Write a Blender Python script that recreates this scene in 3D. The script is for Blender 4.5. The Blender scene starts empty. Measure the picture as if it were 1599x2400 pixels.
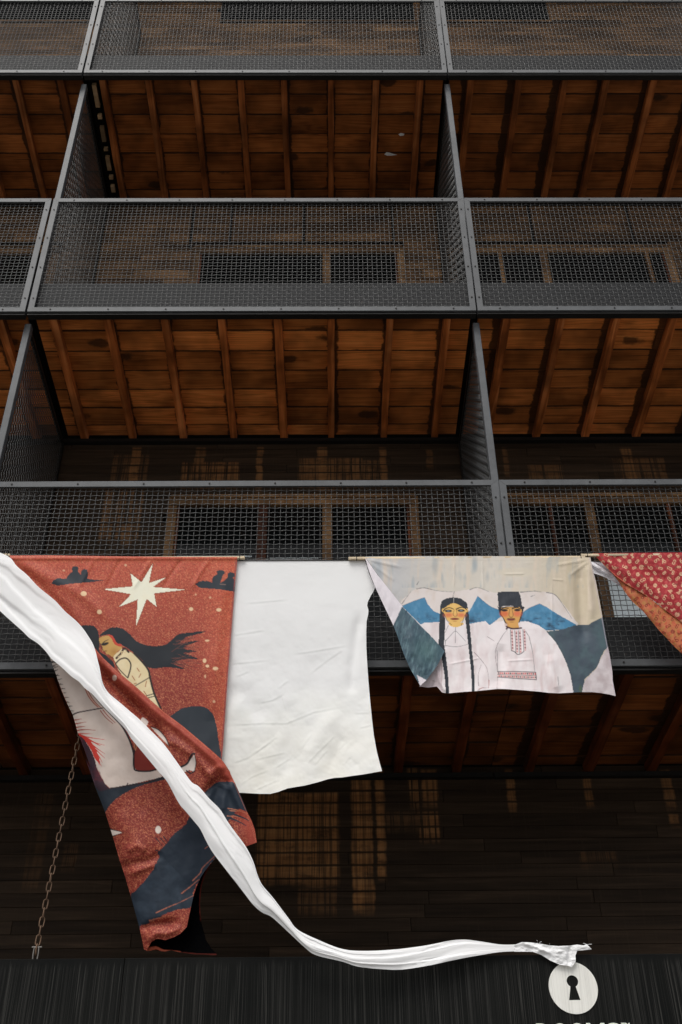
import bpy, bmesh, math, random
import numpy as np
from mathutils import Matrix, Vector

random.seed(7)
RNG = np.random.default_rng(11)
scene = bpy.context.scene

# ------------------------------------------------------------------ camera, sky, sun, exposure
F, PITCH, YAW, ROLL = 2639.4455, 0.65998943, 0.0132488594, -0.012215397
W0, H0, CAMZ = 1599.0, 2400.0, 1.6
_cy, _sy = math.cos(YAW), math.sin(YAW)
FW = np.array([_sy*math.cos(PITCH), _cy*math.cos(PITCH), math.sin(PITCH)])
_rt = np.array([_cy, -_sy, 0.0]); _up = np.cross(_rt, FW)
R2 = _rt*math.cos(ROLL)+_up*math.sin(ROLL)
U2 = -_rt*math.sin(ROLL)+_up*math.cos(ROLL)
cam_d = bpy.data.cameras.new('camera'); cam = bpy.data.objects.new('camera', cam_d)
scene.collection.objects.link(cam)
cam_d.sensor_fit = 'VERTICAL'; cam_d.sensor_height = 36.0; cam_d.sensor_width = 24.0
cam_d.lens = F/H0*36.0; cam_d.clip_start = 0.05; cam_d.clip_end = 2000
cam.matrix_world = Matrix(((R2[0], U2[0], -FW[0], 0), (R2[1], U2[1], -FW[1], 0), (R2[2], U2[2], -FW[2], CAMZ), (0, 0, 0, 1)))
scene.camera = cam
scene.render.resolution_x, scene.render.resolution_y = 682, 1024

SUN_EL, SUN_AZ = 60.0, 205.0      # overcast: a broad soft sun behind the camera
world = bpy.data.worlds.new('World'); scene.world = world; world.use_nodes = True
wn, wl = world.node_tree.nodes, world.node_tree.links
wn.clear()
sky = wn.new('ShaderNodeTexSky'); sky.sky_type = 'NISHITA'; sky.sun_disc = False
sky.sun_elevation = math.radians(SUN_EL); sky.sun_rotation = math.radians(SUN_AZ)
sky.air_density = 1.0; sky.dust_density = 4.0
hs = wn.new('ShaderNodeHueSaturation'); hs.inputs['Saturation'].default_value = 0.22
bg = wn.new('ShaderNodeBackground'); bg.inputs['Strength'].default_value = 0.12
wo = wn.new('ShaderNodeOutputWorld')
wl.new(sky.outputs[0], hs.inputs['Color']); wl.new(hs.outputs[0], bg.inputs[0]); wl.new(bg.outputs[0], wo.inputs[0])
sun_d = bpy.data.lights.new('sun', 'SUN'); sun_d.energy = 1.4; sun_d.angle = math.radians(35); sun_d.color = (1.0, 0.97, 0.92)
sun = bpy.data.objects.new('sun', sun_d); scene.collection.objects.link(sun)
_az = math.radians(SUN_AZ); _el = math.radians(SUN_EL)
_sd = Vector((math.sin(_az)*math.cos(_el), math.cos(_az)*math.cos(_el), math.sin(_el)))
sun.rotation_euler = _sd.to_track_quat('Z', 'Y').to_euler(); sun.location = (-3, -8, 20)
scene.view_settings.view_transform = 'Standard'; scene.view_settings.look = 'None'
scene.view_settings.exposure = 0.30; scene.view_settings.gamma = 1.0
scene.view_settings.use_curve_mapping = False
scene.cycles.diffuse_bounces = 3; scene.cycles.glossy_bounces = 2; scene.cycles.transmission_bounces = 1; scene.cycles.max_bounces = 4

# ------------------------------------------------------------------ helpers
COL = scene.collection
def ray(x, y):
    x = np.asarray(x, float); y = np.asarray(y, float)
    return FW + ((x-W0/2)/F)[..., None]*R2 + ((H0/2-y)/F)[..., None]*U2
def at_y(x, y, Y):                       # photo pixel -> world point on the vertical plane at distance Y
    d = ray(x, y); s = np.asarray(Y, float)/d[..., 1]
    p = d*s[..., None]; p[..., 2] += CAMZ
    return p
def tag(o, label=None, cat=None, group=None, kind=None):
    for k, v in (('label', label), ('category', cat), ('group', group), ('kind', kind)):
        if v: o[k] = v
    return o
def empty(name, loc, label, cat, group=None):
    o = bpy.data.objects.new(name, None); COL.objects.link(o); o.location = loc; o.empty_display_size = 0.1
    return tag(o, label, cat, group)
def link(name, me, parent=None, loc=None, mat=None):
    o = bpy.data.objects.new(name, me); COL.objects.link(o)
    if mat is not None and not me.materials: me.materials.append(mat)
    if loc is not None: o.location = loc
    if parent is not None:
        o.parent = parent
        pl = parent.matrix_basis.translation.copy()
        q = parent.parent
        while q is not None: pl += q.matrix_basis.translation; q = q.parent
        o.location = o.location - pl
    return o
def pyd(name, v, f, mat=None, smooth=False):
    me = bpy.data.meshes.new(name); me.from_pydata([tuple(map(float, a)) for a in v], [], [tuple(map(int, a)) for a in f])
    if smooth: me.polygons.foreach_set('use_smooth', [True]*len(me.polygons))
    me.update()
    if mat: me.materials.append(mat)
    return me
def np_mesh(name, V, Fq, mat=None, smooth=True):
    me = bpy.data.meshes.new(name); nv, nf = len(V), len(Fq); k = Fq.shape[1]
    me.vertices.add(nv); me.vertices.foreach_set('co', np.ascontiguousarray(V, dtype=np.float32).ravel())
    me.loops.add(nf*k); me.loops.foreach_set('vertex_index', np.ascontiguousarray(Fq, dtype=np.int32).ravel())
    me.polygons.add(nf); me.polygons.foreach_set('loop_start', np.arange(0, nf*k, k, dtype=np.int32))
    me.polygons.foreach_set('loop_total', np.full(nf, k, dtype=np.int32))
    me.polygons.foreach_set('use_smooth', np.full(nf, smooth))
    me.update(calc_edges=True); me.validate()
    if mat: me.materials.append(mat)
    return me
def box_vf(x0, x1, y0, y1, z0, z1, ch=0.0):
    if ch <= 0:
        v = [(x, y, z) for x in (x0, x1) for y in (y0, y1) for z in (z0, z1)]
        f = [(0, 1, 3, 2), (4, 6, 7, 5), (0, 4, 5, 1), (2, 3, 7, 6), (0, 2, 6, 4), (1, 5, 7, 3)]
        return v, f
    bm = bmesh.new(); bmesh.ops.create_cube(bm, size=1)
    for q in bm.verts:
        q.co = ((x0+x1)/2+q.co.x*(x1-x0), (y0+y1)/2+q.co.y*(y1-y0), (z0+z1)/2+q.co.z*(z1-z0))
    bmesh.ops.bevel(bm, geom=bm.edges[:], offset=ch, segments=1, affect='EDGES')
    v = [tuple(q.co) for q in bm.verts]; bm.verts.index_update(); f = [tuple(q.index for q in p.verts) for p in bm.faces]
    bm.free(); return v, f
def join_vf(parts):
    V, Fa, o = [], [], 0
    for v, f in parts:
        V += list(v); Fa += [tuple(i+o for i in q) for q in f]; o += len(v)
    return V, Fa
def box(name, x0, x1, y0, y1, z0, z1, mat, parent=None, ch=0.0):
    v, f = box_vf(x0, x1, y0, y1, z0, z1, ch)
    c = ((x0+x1)/2, (y0+y1)/2, (z0+z1)/2)
    v = [(a-c[0], b-c[1], d-c[2]) for a, b, d in v]
    return link(name, pyd(name, v, f, mat), parent, Vector(c))

# ------------------------------------------------------------------ materials
def new_mat(name, rough=0.6, base=(0.5, 0.5, 0.5), metal=0.0, spec=0.5):
    m = bpy.data.materials.new(name); m.use_nodes = True
    b = m.node_tree.nodes['Principled BSDF']
    b.inputs['Base Color'].default_value = (*base, 1); b.inputs['Roughness'].default_value = rough
    b.inputs['Metallic'].default_value = metal; b.inputs['Specular IOR Level'].default_value = spec
    return m, m.node_tree.nodes, m.node_tree.links, b
class G:                                   # tiny node-graph helper
    def __init__(s, nt): s.n, s.l = nt.nodes, nt.links
    def put(s, sock, v):
        if hasattr(v, 'is_linked') or hasattr(v, 'links'): s.l.new(v, sock)
        else: sock.default_value = v
    def math(s, op, a, b=0.0, c=None, clamp=False):
        n = s.n.new('ShaderNodeMath'); n.operation = op; n.use_clamp = clamp
        s.put(n.inputs[0], a); s.put(n.inputs[1], b)
        if c is not None: s.put(n.inputs[2], c)
        return n.outputs[0]
    def maprange(s, v, a, b, c=0.0, d=1.0, smooth=True):
        n = s.n.new('ShaderNodeMapRange'); n.interpolation_type = 'SMOOTHSTEP' if smooth else 'LINEAR'
        s.put(n.inputs[0], v); s.put(n.inputs[1], a); s.put(n.inputs[2], b); n.inputs[3].default_value = c; n.inputs[4].default_value = d
        return n.outputs[0]
    def pos(s): return s.n.new('ShaderNodeNewGeometry').outputs['Position']
    def rnd(s): return s.n.new('ShaderNodeObjectInfo').outputs['Random']
    def gen(s): return s.n.new('ShaderNodeTexCoord').outputs['Generated']
    def xyz(s, v):
        n = s.n.new('ShaderNodeSeparateXYZ'); s.l.new(v, n.inputs[0]); return n.outputs
    def comb(s, x, y, z):
        n = s.n.new('ShaderNodeCombineXYZ')
        for i, a in enumerate((x, y, z)): s.put(n.inputs[i], a)
        return n.outputs[0]
    def scale(s, v, sc, off=None):
        n = s.n.new('ShaderNodeVectorMath'); n.operation = 'MULTIPLY_ADD'; s.l.new(v, n.inputs[0]); n.inputs[1].default_value = sc
        if off is not None: s.put(n.inputs[2], off)
        return n.outputs[0]
    def noise(s, v, sc, det=4, rough=0.6, dist=0.0):
        n = s.n.new('ShaderNodeTexNoise'); s.l.new(v, n.inputs['Vector'])
        n.inputs['Scale'].default_value = sc; n.inputs['Detail'].default_value = det
        n.inputs['Roughness'].default_value = rough; n.inputs['Distortion'].default_value = dist
        return n.outputs['Fac']
    def voro(s, v, sc):
        n = s.n.new('ShaderNodeTexVoronoi'); s.l.new(v, n.inputs['Vector']); n.inputs['Scale'].default_value = sc
        return n.outputs['Distance'], n.outputs['Color']
    def ramp(s, f, stops):
        n = s.n.new('ShaderNodeValToRGB'); s.l.new(f, n.inputs[0]); e = n.color_ramp.elements
        while len(e) < len(stops): e.new(0.5)
        for q, (p, c) in zip(e, stops): q.position = p; q.color = (*c, 1)
        return n.outputs[0]
    def mix(s, f, a, b, mode='MIX'):
        n = s.n.new('ShaderNodeMix'); n.data_type = 'RGBA'; n.blend_type = mode
        s.put(n.inputs[0], f)
        for i, v in ((6, a), (7, b)):
            if isinstance(v, tuple): n.inputs[i].default_value = (*v, 1)
            else: s.l.new(v, n.inputs[i])
        return n.outputs[2]
    def bump(s, h, strength, dist, b):
        n = s.n.new('ShaderNodeBump'); s.l.new(h, n.inputs['Height']); n.inputs['Strength'].default_value = strength
        n.inputs['Distance'].default_value = dist; s.l.new(n.outputs[0], b.inputs['Normal'])

def rand_off(g, k=37.0):
    r = g.rnd(); return g.comb(g.math('MULTIPLY', r, k), g.math('MULTIPLY', r, k*0.7), g.math('MULTIPLY', r, k*1.3))

def wood(name, stops, grain, vlo=0.6, vhi=1.15, edge_axis=None, joist=False, knots=True, rough=0.55, rings=6.0, grime_shade=0.85):
    """grain: scale vector, small along the fibre. edge_axis: local (Generated) axis with grimy edges."""
    m, n, l, b = new_mat(name, rough, spec=0.18)
    g = G(m.node_tree); P = g.pos(); off = rand_off(g)
    gv = g.scale(P, grain, off)
    n1 = g.noise(gv, 1.0, 6, 0.62, 0.6)
    n2 = g.noise(g.scale(P, tuple(a*0.22 for a in grain), off), 1.0, 3, 0.5, 1.2)
    wv = g.math('SINE', g.math('MULTIPLY', n2, rings*9.0)); wv = g.math('MULTIPLY_ADD', wv, 0.10, 0.0)
    fac = g.math('ADD', g.math('ADD', g.math('MULTIPLY', n1, 0.75), g.math('MULTIPLY', n2, 0.25)), wv, clamp=True)
    col = g.ramp(fac, stops)
    r2 = g.math('FRACT', g.math('MULTIPLY', g.rnd(), 17.31))
    val = g.maprange(r2, 0, 1, vlo, vhi, smooth=False)
    blotch = g.maprange(g.noise(g.scale(P, (1.6, 1.6, 1.6), off), 1.3, 3, 0.55), 0.32, 0.66, 0.42, 1.15)
    val = g.math('MULTIPLY', val, blotch)
    col = g.mix(1.0, col, g.comb(val, val, val), 'MULTIPLY')
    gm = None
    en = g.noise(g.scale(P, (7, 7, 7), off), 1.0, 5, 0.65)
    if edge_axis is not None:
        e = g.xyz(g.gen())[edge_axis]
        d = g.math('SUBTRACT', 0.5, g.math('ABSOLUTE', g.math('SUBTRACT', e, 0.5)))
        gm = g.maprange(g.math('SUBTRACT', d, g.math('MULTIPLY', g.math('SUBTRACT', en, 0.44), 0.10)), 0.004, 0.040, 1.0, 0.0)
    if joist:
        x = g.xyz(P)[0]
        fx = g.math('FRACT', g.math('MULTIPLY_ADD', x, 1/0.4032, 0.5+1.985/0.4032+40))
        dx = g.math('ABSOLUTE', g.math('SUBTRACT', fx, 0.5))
        gj = g.maprange(g.math('SUBTRACT', dx, g.math('MULTIPLY', g.math('SUBTRACT', en, 0.45), 0.22)), 0.066, 0.100, 1.0, 0.0)  # painted dirt beside each joist, doubling as the joist's shadow
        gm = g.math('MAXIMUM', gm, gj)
    if knots:
        nd = g.noise(g.scale(P, (9, 9, 9), off), 1.0, 3, 0.6)
        kv = g.scale(P, (1.5, 3.0, 3.0), off)
        dd, _ = g.voro(kv, 1.0)
        k = g.maprange(g.math('SUBTRACT', dd, g.math('MULTIPLY', g.math('SUBTRACT', nd, 0.5), 0.22)), 0.10, 0.17, 0.92, 0.0)
        gm = k if gm is None else g.math('MAXIMUM', gm, k)
        ck = g.noise(g.scale(P, tuple(a*(1.1 if a > 3 else 0.55) for a in grain), off), 1.0, 2, 0.5, 0.4)
        gm = g.math('MAXIMUM', gm, g.maprange(ck, 0.715, 0.745, 0.0, 0.85))
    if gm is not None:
        col = g.mix(g.math('MULTIPLY', gm, grime_shade), col, (0.024, 0.014, 0.008))
    l.new(col, b.inputs['Base Color'])
    g.bump(n1, 0.35, 0.004, b)
    rr = g.maprange(n1, 0.2, 0.8, rough-0.1, rough+0.2); l.new(rr, b.inputs['Roughness'])
    return m

M = {}
for nm_, k_ in (('plank0', (0.46, 0.35, 0.33)), ('plank1', (1.32, 1.06, 0.98)), ('plank2', (0.72, 0.57, 0.54))):  # lowest ceiling toned darker, redder: its stain plus the blocked bounce light
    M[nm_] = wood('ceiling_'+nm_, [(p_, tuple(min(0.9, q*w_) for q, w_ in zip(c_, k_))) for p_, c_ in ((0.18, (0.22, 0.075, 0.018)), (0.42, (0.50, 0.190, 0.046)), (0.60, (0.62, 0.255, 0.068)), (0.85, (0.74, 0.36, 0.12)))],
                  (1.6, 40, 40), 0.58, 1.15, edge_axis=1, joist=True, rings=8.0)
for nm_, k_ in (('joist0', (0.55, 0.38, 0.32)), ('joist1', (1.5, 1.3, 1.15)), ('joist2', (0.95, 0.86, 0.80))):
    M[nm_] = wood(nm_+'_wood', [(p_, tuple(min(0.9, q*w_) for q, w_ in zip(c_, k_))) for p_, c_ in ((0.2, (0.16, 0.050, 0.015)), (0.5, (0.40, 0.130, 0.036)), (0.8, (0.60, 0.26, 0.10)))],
                  (24, 1.3, 24), 0.75, 1.1, edge_axis=0, knots=False, rings=4, grime_shade=0.5)
M['brown'] = wood('brown_wall_board', [(0.2, (0.08, 0.042, 0.020)), (0.5, (0.19, 0.100, 0.045)), (0.8, (0.36, 0.205, 0.095))],
                  (1.1, 20, 26), 0.62, 1.25, edge_axis=2, knots=False, rings=3)
M['frame'] = wood('door_frame_wood', [(0.2, (0.13, 0.065, 0.028)), (0.5, (0.25, 0.135, 0.060)), (0.8, (0.36, 0.21, 0.10))],
                  (9, 20, 3), 0.8, 1.1, knots=False, rings=3)
M['redframe'] = wood('red_frame_wood', [(0.2, (0.09, 0.03, 0.014)), (0.6, (0.18, 0.060, 0.026)), (0.8, (0.24, 0.09, 0.04))],
                  (9, 20, 3), 0.9, 1.1, knots=False, rings=3)
M['dowel'] = wood('pale_dowel_wood', [(0.2, (0.55, 0.42, 0.27)), (0.5, (0.68, 0.55, 0.38)), (0.8, (0.78, 0.66, 0.48))], (2, 40, 40), 0.95, 1.05, knots=False, rings=2)
M['pale'] = wood('pale_lit_wall_wood', [(0.2, (0.50, 0.30, 0.15)), (0.5, (0.70, 0.46, 0.25)), (0.8, (0.80, 0.58, 0.36))], (8, 20, 20), 0.6, 1.1, knots=False, rings=2)

def dark_board_mat(name, upper):
    m, n, l, b = new_mat(name, 0.7, spec=0.12)
    g = G(m.node_tree); P = g.pos(); off = rand_off(g, 21)
    gr = g.noise(g.scale(P, (1.6, 20, 30), off), 1.0, 6, 0.6, 0.5)
    vs = g.noise(g.scale(P, (85, 10, 2.2)), 1.0, 3, 0.6)
    base = g.ramp(gr, [(0.25, (0.019, 0.0128, 0.0085)), (0.55, (0.043, 0.0280, 0.0175)), (0.85, (0.090, 0.058, 0.036))])
    base = g.mix(g.maprange(vs, 0.55, 0.75, 0, 0.5), base, (0.055, 0.038, 0.024))
    rv = g.maprange(g.rnd(), 0, 1, 0.78, 1.25, smooth=False)
    base = g.mix(1.0, base, g.comb(rv, rv, rv), 'MULTIPLY')
    raw = g.ramp(gr, [(0.2, (0.20, 0.085, 0.030)), (0.5, (0.40, 0.185, 0.066)), (0.85, (0.58, 0.31, 0.13))])
    X, Y, Z = g.xyz(P)
    wob = g.math('MULTIPLY', g.math('SUBTRACT', g.noise(g.scale(P, (5, 5, 11)), 1.0, 3, 0.6), 0.5), 0.12)
    Xw = g.math('ADD', X, g.math('MULTIPLY', wob, 0.30)); Zw = g.math('ADD', Z, wob)
    # unstained rectangles: x0,x1,y0,y1 in photo pixels on the wall plane, strength, streaking
    boxes = [(602, 795, 1860, 2060, 0.80, 0.75), (640, 666, 1850, 2050, 0.7, 0.5), (700, 790, 2085, 2135, 0.3, 0.9), (826, 872, 1800, 2125, 0.85, 0.6), (884, 902, 1800, 2050, 0.9, 0.35), (960, 984, 1800, 1880, 0.5, 1), (990, 1024, 1806, 1875, 0.65, 0.6),
             (985, 1030, 1905, 1958, 0.7, 1), (1189, 1206, 1806, 1888, 0.55, 0.4), (1370, 1386, 1806, 1880, 0.5, 0.4), (1554, 1576, 1806, 1885, 0.5, 0.4), (1570, 1590, 1910, 1925, 0.5, 0.2), (1360, 1445, 1996, 2018, 0.16, 1),
             (70, 108, 1862, 2075, 0.10, 0.8), (150, 180, 1980, 2025, 0.15, 1), (906, 1000, 1905, 1935, 0.22, 1), (340, 420, 1870, 2000, 0.2, 1),
             (306, 326, 1050, 1140, 0.55, 0.2), (262, 345, 1068, 1140, 0.22, 1), (458, 480, 1050, 1090, 0.4, 0.5), (425, 560, 1085, 1140, 0.5, 1), (602, 615, 1050, 1145, 0.55, 0.3), (745, 766, 1050, 1140, 0.6, 0.3), (700, 850, 1075, 1140, 0.45, 1),
             (892, 906, 1050, 1140, 0.5, 0.2), (800, 890, 1080, 1130, 0.4, 1), (1000, 1014, 1055, 1090, 0.3, 0.2), (1180, 1190, 1050, 1110, 0.3, 0.4), (1240, 1320, 1090, 1125, 0.28, 1), (1462, 1486, 1050, 1125, 0.5, 0.5), (1440, 1560, 1075, 1125, 0.25, 1),
             (240, 330, 1150, 1260, 0.40, 1), (285, 310, 1230, 1270, 0.5, 0.4)]
    boxes = [q for q in boxes if (q[3] < 1300) == upper]
    streak = g.maprange(g.noise(g.scale(P, (62, 3, 1.1)), 1.0, 3, 0.75), 0.41, 0.56, 0.0, 1.0)
    tot = None
    for (a, c, d, e, s, st) in boxes:
        p = at_y((a+c)/2, d, 6.85); q = at_y((a+c)/2, e, 6.85)
        ym = (d+e)/2; x0 = at_y(a, ym, 6.85)[0]; x1 = at_y(c, ym, 6.85)[0]; z1, z0 = p[2], q[2]
        mx = g.math('MULTIPLY', g.maprange(Xw, x0-.012, x0+.008), g.maprange(Xw, x1-.008, x1+.012, 1, 0))
        mz = g.math('MULTIPLY', g.maprange(Zw, z0-.07, z0+.03), g.maprange(Z, z1-.01, z1+.02, 1, 0))
        mm = g.math('MULTIPLY', g.math('MULTIPLY', mx, mz), s)
        if st > 0: mm = g.math('MULTIPLY', mm, g.math('MULTIPLY_ADD', streak, st, 1-st))
        tot = mm if tot is None else g.math('MAXIMUM', tot, mm)
    e = g.xyz(g.gen())[2]; d = g.math('SUBTRACT', 0.5, g.math('ABSOLUTE', g.math('SUBTRACT', e, 0.5)))
    ed = g.maprange(g.math('ADD', d, g.math('MULTIPLY', g.math('SUBTRACT', g.noise(g.scale(P, (30, 3, 30)), 1, 3), 0.5), 0.16)), 0.04, 0.13, 0.15, 1.0)
    tot = g.math('MULTIPLY', tot, ed)
    tot = g.math('MULTIPLY', tot, g.maprange(g.noise(g.scale(P, (9, 3, 14)), 1, 4, 0.65), 0.28, 0.5, 0.35, 1.0))
    l.new(g.mix(tot, base, raw), b.inputs['Base Color'])
    g.bump(gr, 0.3, 0.003, b)
    return m
M['dark'] = dark_board_mat('dark_stained_board', False); M['dark1'] = dark_board_mat('dark_stained_upper_board', True)

def steel(name, c, rough=0.5, metal=0.0, var=0.25):
    m, n, l, b = new_mat(name, rough, metal=metal, spec=0.25)
    g = G(m.node_tree); P = g.pos()
    a = g.noise(P, 14.0, 5, 0.65); a2 = g.noise(P, 2.2, 3, 0.5)
    f = g.math('ADD', g.math('MULTIPLY', a, 0.5), g.math('MULTIPLY', a2, 0.5))
    col = g.ramp(f, [(0.3, tuple(q*(1-var) for q in c)), (0.6, c), (0.8, tuple(min(1, q*(1+var)) for q in c))])
    scr = g.maprange(g.noise(g.scale(P, (3, 3, 40)), 4.0, 3, 0.7), 0.66, 0.74, 0, 0.35); col = g.mix(scr, col, tuple(min(1, q*1.9) for q in c))
    spk = g.maprange(g.noise(P, 60.0, 3, 0.6), 0.64, 0.74, 0, 0.65)
    col = g.mix(spk, col, (0.06, 0.045, 0.035))
    l.new(col, b.inputs['Base Color']); g.bump(a, 0.15, 0.002, b)
    return m
M['bar'] = steel('grey_steel_bar', (0.098, 0.103, 0.109), 0.5, 0.0, 0.40)
M['wire'] = steel('grey_crimped_wire', (0.078, 0.079, 0.079), 0.34, 0.35)
M['darkwire'] = steel('dark_crimped_wire', (0.085, 0.087, 0.087), 0.36, 0.35)
M['beam'] = steel('dark_steel_beam', (0.019, 0.020, 0.022), 0.65)
M['black'] = steel('black_paint', (0.014, 0.013, 0.012), 0.55)
M['bolt'] = steel('dark_bolt', (0.022, 0.021, 0.020), 0.45, 0.5)
M['rust'] = steel('rusty_chain_steel', (0.15, 0.092, 0.058), 0.65, 0.3, 0.5)
M['zinc'] = steel('zinc_shackle', (0.22, 0.205, 0.185), 0.4, 0.6)
M['glass'] = new_mat('dark_window_glass', 0.06, (0.005, 0.006, 0.006), 0, 0.10)[0]
M['backing'] = new_mat('black_backing', 0.9, (0.006, 0.005, 0.004), 0, 0.1)[0]
M['blind'] = steel('pale_window_blind', (0.62, 0.68, 0.70), 0.6, 0, 0.1)
M['scrap'] = steel('white_patch', (0.85, 0.85, 0.84), 0.7, 0, 0.08)

def fascia_mat(name, white):
    m, n, l, b = new_mat(name, 0.6, spec=0.05 if not white else 0.3)
    g = G(m.node_tree); P = g.pos()
    X, Y, Z = g.xyz(P)
    warp = g.math('MULTIPLY', g.math('SUBTRACT', g.noise(g.scale(P, (6, 1, 2.2)), 1.0, 3, 0.5), 0.5), 0.012)
    v = g.comb(g.math('ADD', X, warp), 0.0, g.math('MULTIPLY', Z, 0.004))
    a = g.noise(v, 105.0, 1, 0.5); c = g.noise(v, 40.0, 2, 0.5); a2 = g.noise(v, 61.0, 1, 0.4)
    lv = lambda q, w: g.maprange(g.math('ABSOLUTE', g.math('SUBTRACT', q, 0.5)), 0.0, w, 1.0, 0.0)
    line = g.math('MULTIPLY', g.math('MAXIMUM', lv(a, 0.038), lv(a2, 0.022)), g.maprange(c, 0.34, 0.60, 0.55, 1.0))
    start = g.math('ADD', Z, g.math('MULTIPLY', g.math('SUBTRACT', g.noise(g.comb(X, 0.0, 0.0), 60.0, 2, 0.6), 0.5), 0.11))
    line = g.math('MULTIPLY', line, g.maprange(start, 3.085, 3.122, 1.0, 0.0))
    if white:
        col = g.mix(g.math('MULTIPLY', line, 0.5), (0.80, 0.79, 0.74), (0.45, 0.44, 0.40))
        pn = g.noise(g.scale(P, (9, 9, 5)), 1.0, 4); col = g.mix(g.maprange(pn, 0.4, 0.7, 0, 0.15), col, (0.55, 0.53, 0.47))
    else:
        bl = g.noise(g.scale(P, (2, 2, 2)), 1.0, 3)
        base = g.ramp(bl, [(0.3, (0.0045, 0.0050, 0.0048)), (0.7, (0.0085, 0.0087, 0.0081))])
        col = g.mix(g.math('MULTIPLY', line, 0.9), base, (0.040, 0.039, 0.036))
    l.new(col, b.inputs['Base Color']); g.bump(line, 0.25 if not white else 0.5, 0.0015, b)
    return m
M['fascia'] = fascia_mat('black_brushed_board', False)
M['emblem'] = fascia_mat('white_paint_on_board', True)

def ground_mat():
    m, n, l, b = new_mat('pale_paving', 0.85)
    g = G(m.node_tree); P = g.pos()
    a = g.noise(P, 1.4, 6, 0.6); c = g.noise(P, 30, 3, 0.6)
    l.new(g.ramp(g.math('ADD', g.math('MULTIPLY', a, .6), g.math('MULTIPLY', c, .4)), [(0.3, (0.15, 0.143, 0.132)), (0.7, (0.26, 0.25, 0.235))]), b.inputs['Base Color'])
    return m
M['ground'] = ground_mat()

def cloth_mat(name, rough=0.7, weave=0.25, sheen=0.15, spec=0.25, fine=True):
    m, n, l, b = new_mat(name, rough, spec=spec)
    at = n.new('ShaderNodeVertexColor'); at.layer_name = 'print'
    g = G(m.node_tree); P = g.pos()
    b.inputs['Sheen Weight'].default_value = sheen
    w = g.noise(g.scale(P, (330, 60, 330)), 1.0, 2, 0.5)
    big = g.noise(g.scale(P, (26, 12, 26)), 1.0, 4, 0.6)
    col = at.outputs['Color']
    if fine: col = g.mix(g.maprange(w, 0.3, 0.7, 0.0, 0.10), col, (0.0, 0.0, 0.0))
    l.new(col, b.inputs['Base Color'])
    g.bump(g.math('ADD', g.math('MULTIPLY', w, 0.25), big), weave, 0.004, b)
    tr = n.new('ShaderNodeBsdfTranslucent'); l.new(col, tr.inputs[0])
    mx = n.new('ShaderNodeMixShader'); mx.inputs[0].default_value = 0.12
    out = n['Material Output']
    l.new(b.outputs[0], mx.inputs[1]); l.new(tr.outputs[0], mx.inputs[2]); l.new(mx.outputs[0], out.inputs[0])
    return m
M['cotton'] = cloth_mat('white_cotton', 0.85, 0.10, 0.0, 0.1, False)
M['satin'] = cloth_mat('printed_satin', 0.55, 0.14, 0.0, 0.20, False)
M['reverse'] = cloth_mat('shaded_satin_reverse', 0.9, 0.1, 0.0, 0.02, False)
M['brocade'] = cloth_mat('red_brocade', 0.55, 0.15, 0.0, 0.2, False)

# ------------------------------------------------------------------ setting
YF = 5.45; YW = 6.85
gnd = link('ground', pyd('ground', [(-400, -400, 0), (400, -400, 0), (400, 400, 0), (-400, 400, 0)], [(0, 1, 2, 3)], M['ground']))
tag(gnd, kind='structure')

BW = 3.19
BAYS = [(-5.344, -2.154), (-2.137, 1.053), (1.064, 4.254)]        # panel extents
DIVX = [-2.1455, 1.0585, 4.268]
ZB = [4.743, 7.644, 10.7205, 15.10]; ZT = [6.081, 8.938, 11.989]
bld = empty('timber_building', (0.0, YW, 0.0), 'timber and steel building with stacked balconies, plank ceilings and stained board walls', 'building')

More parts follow.
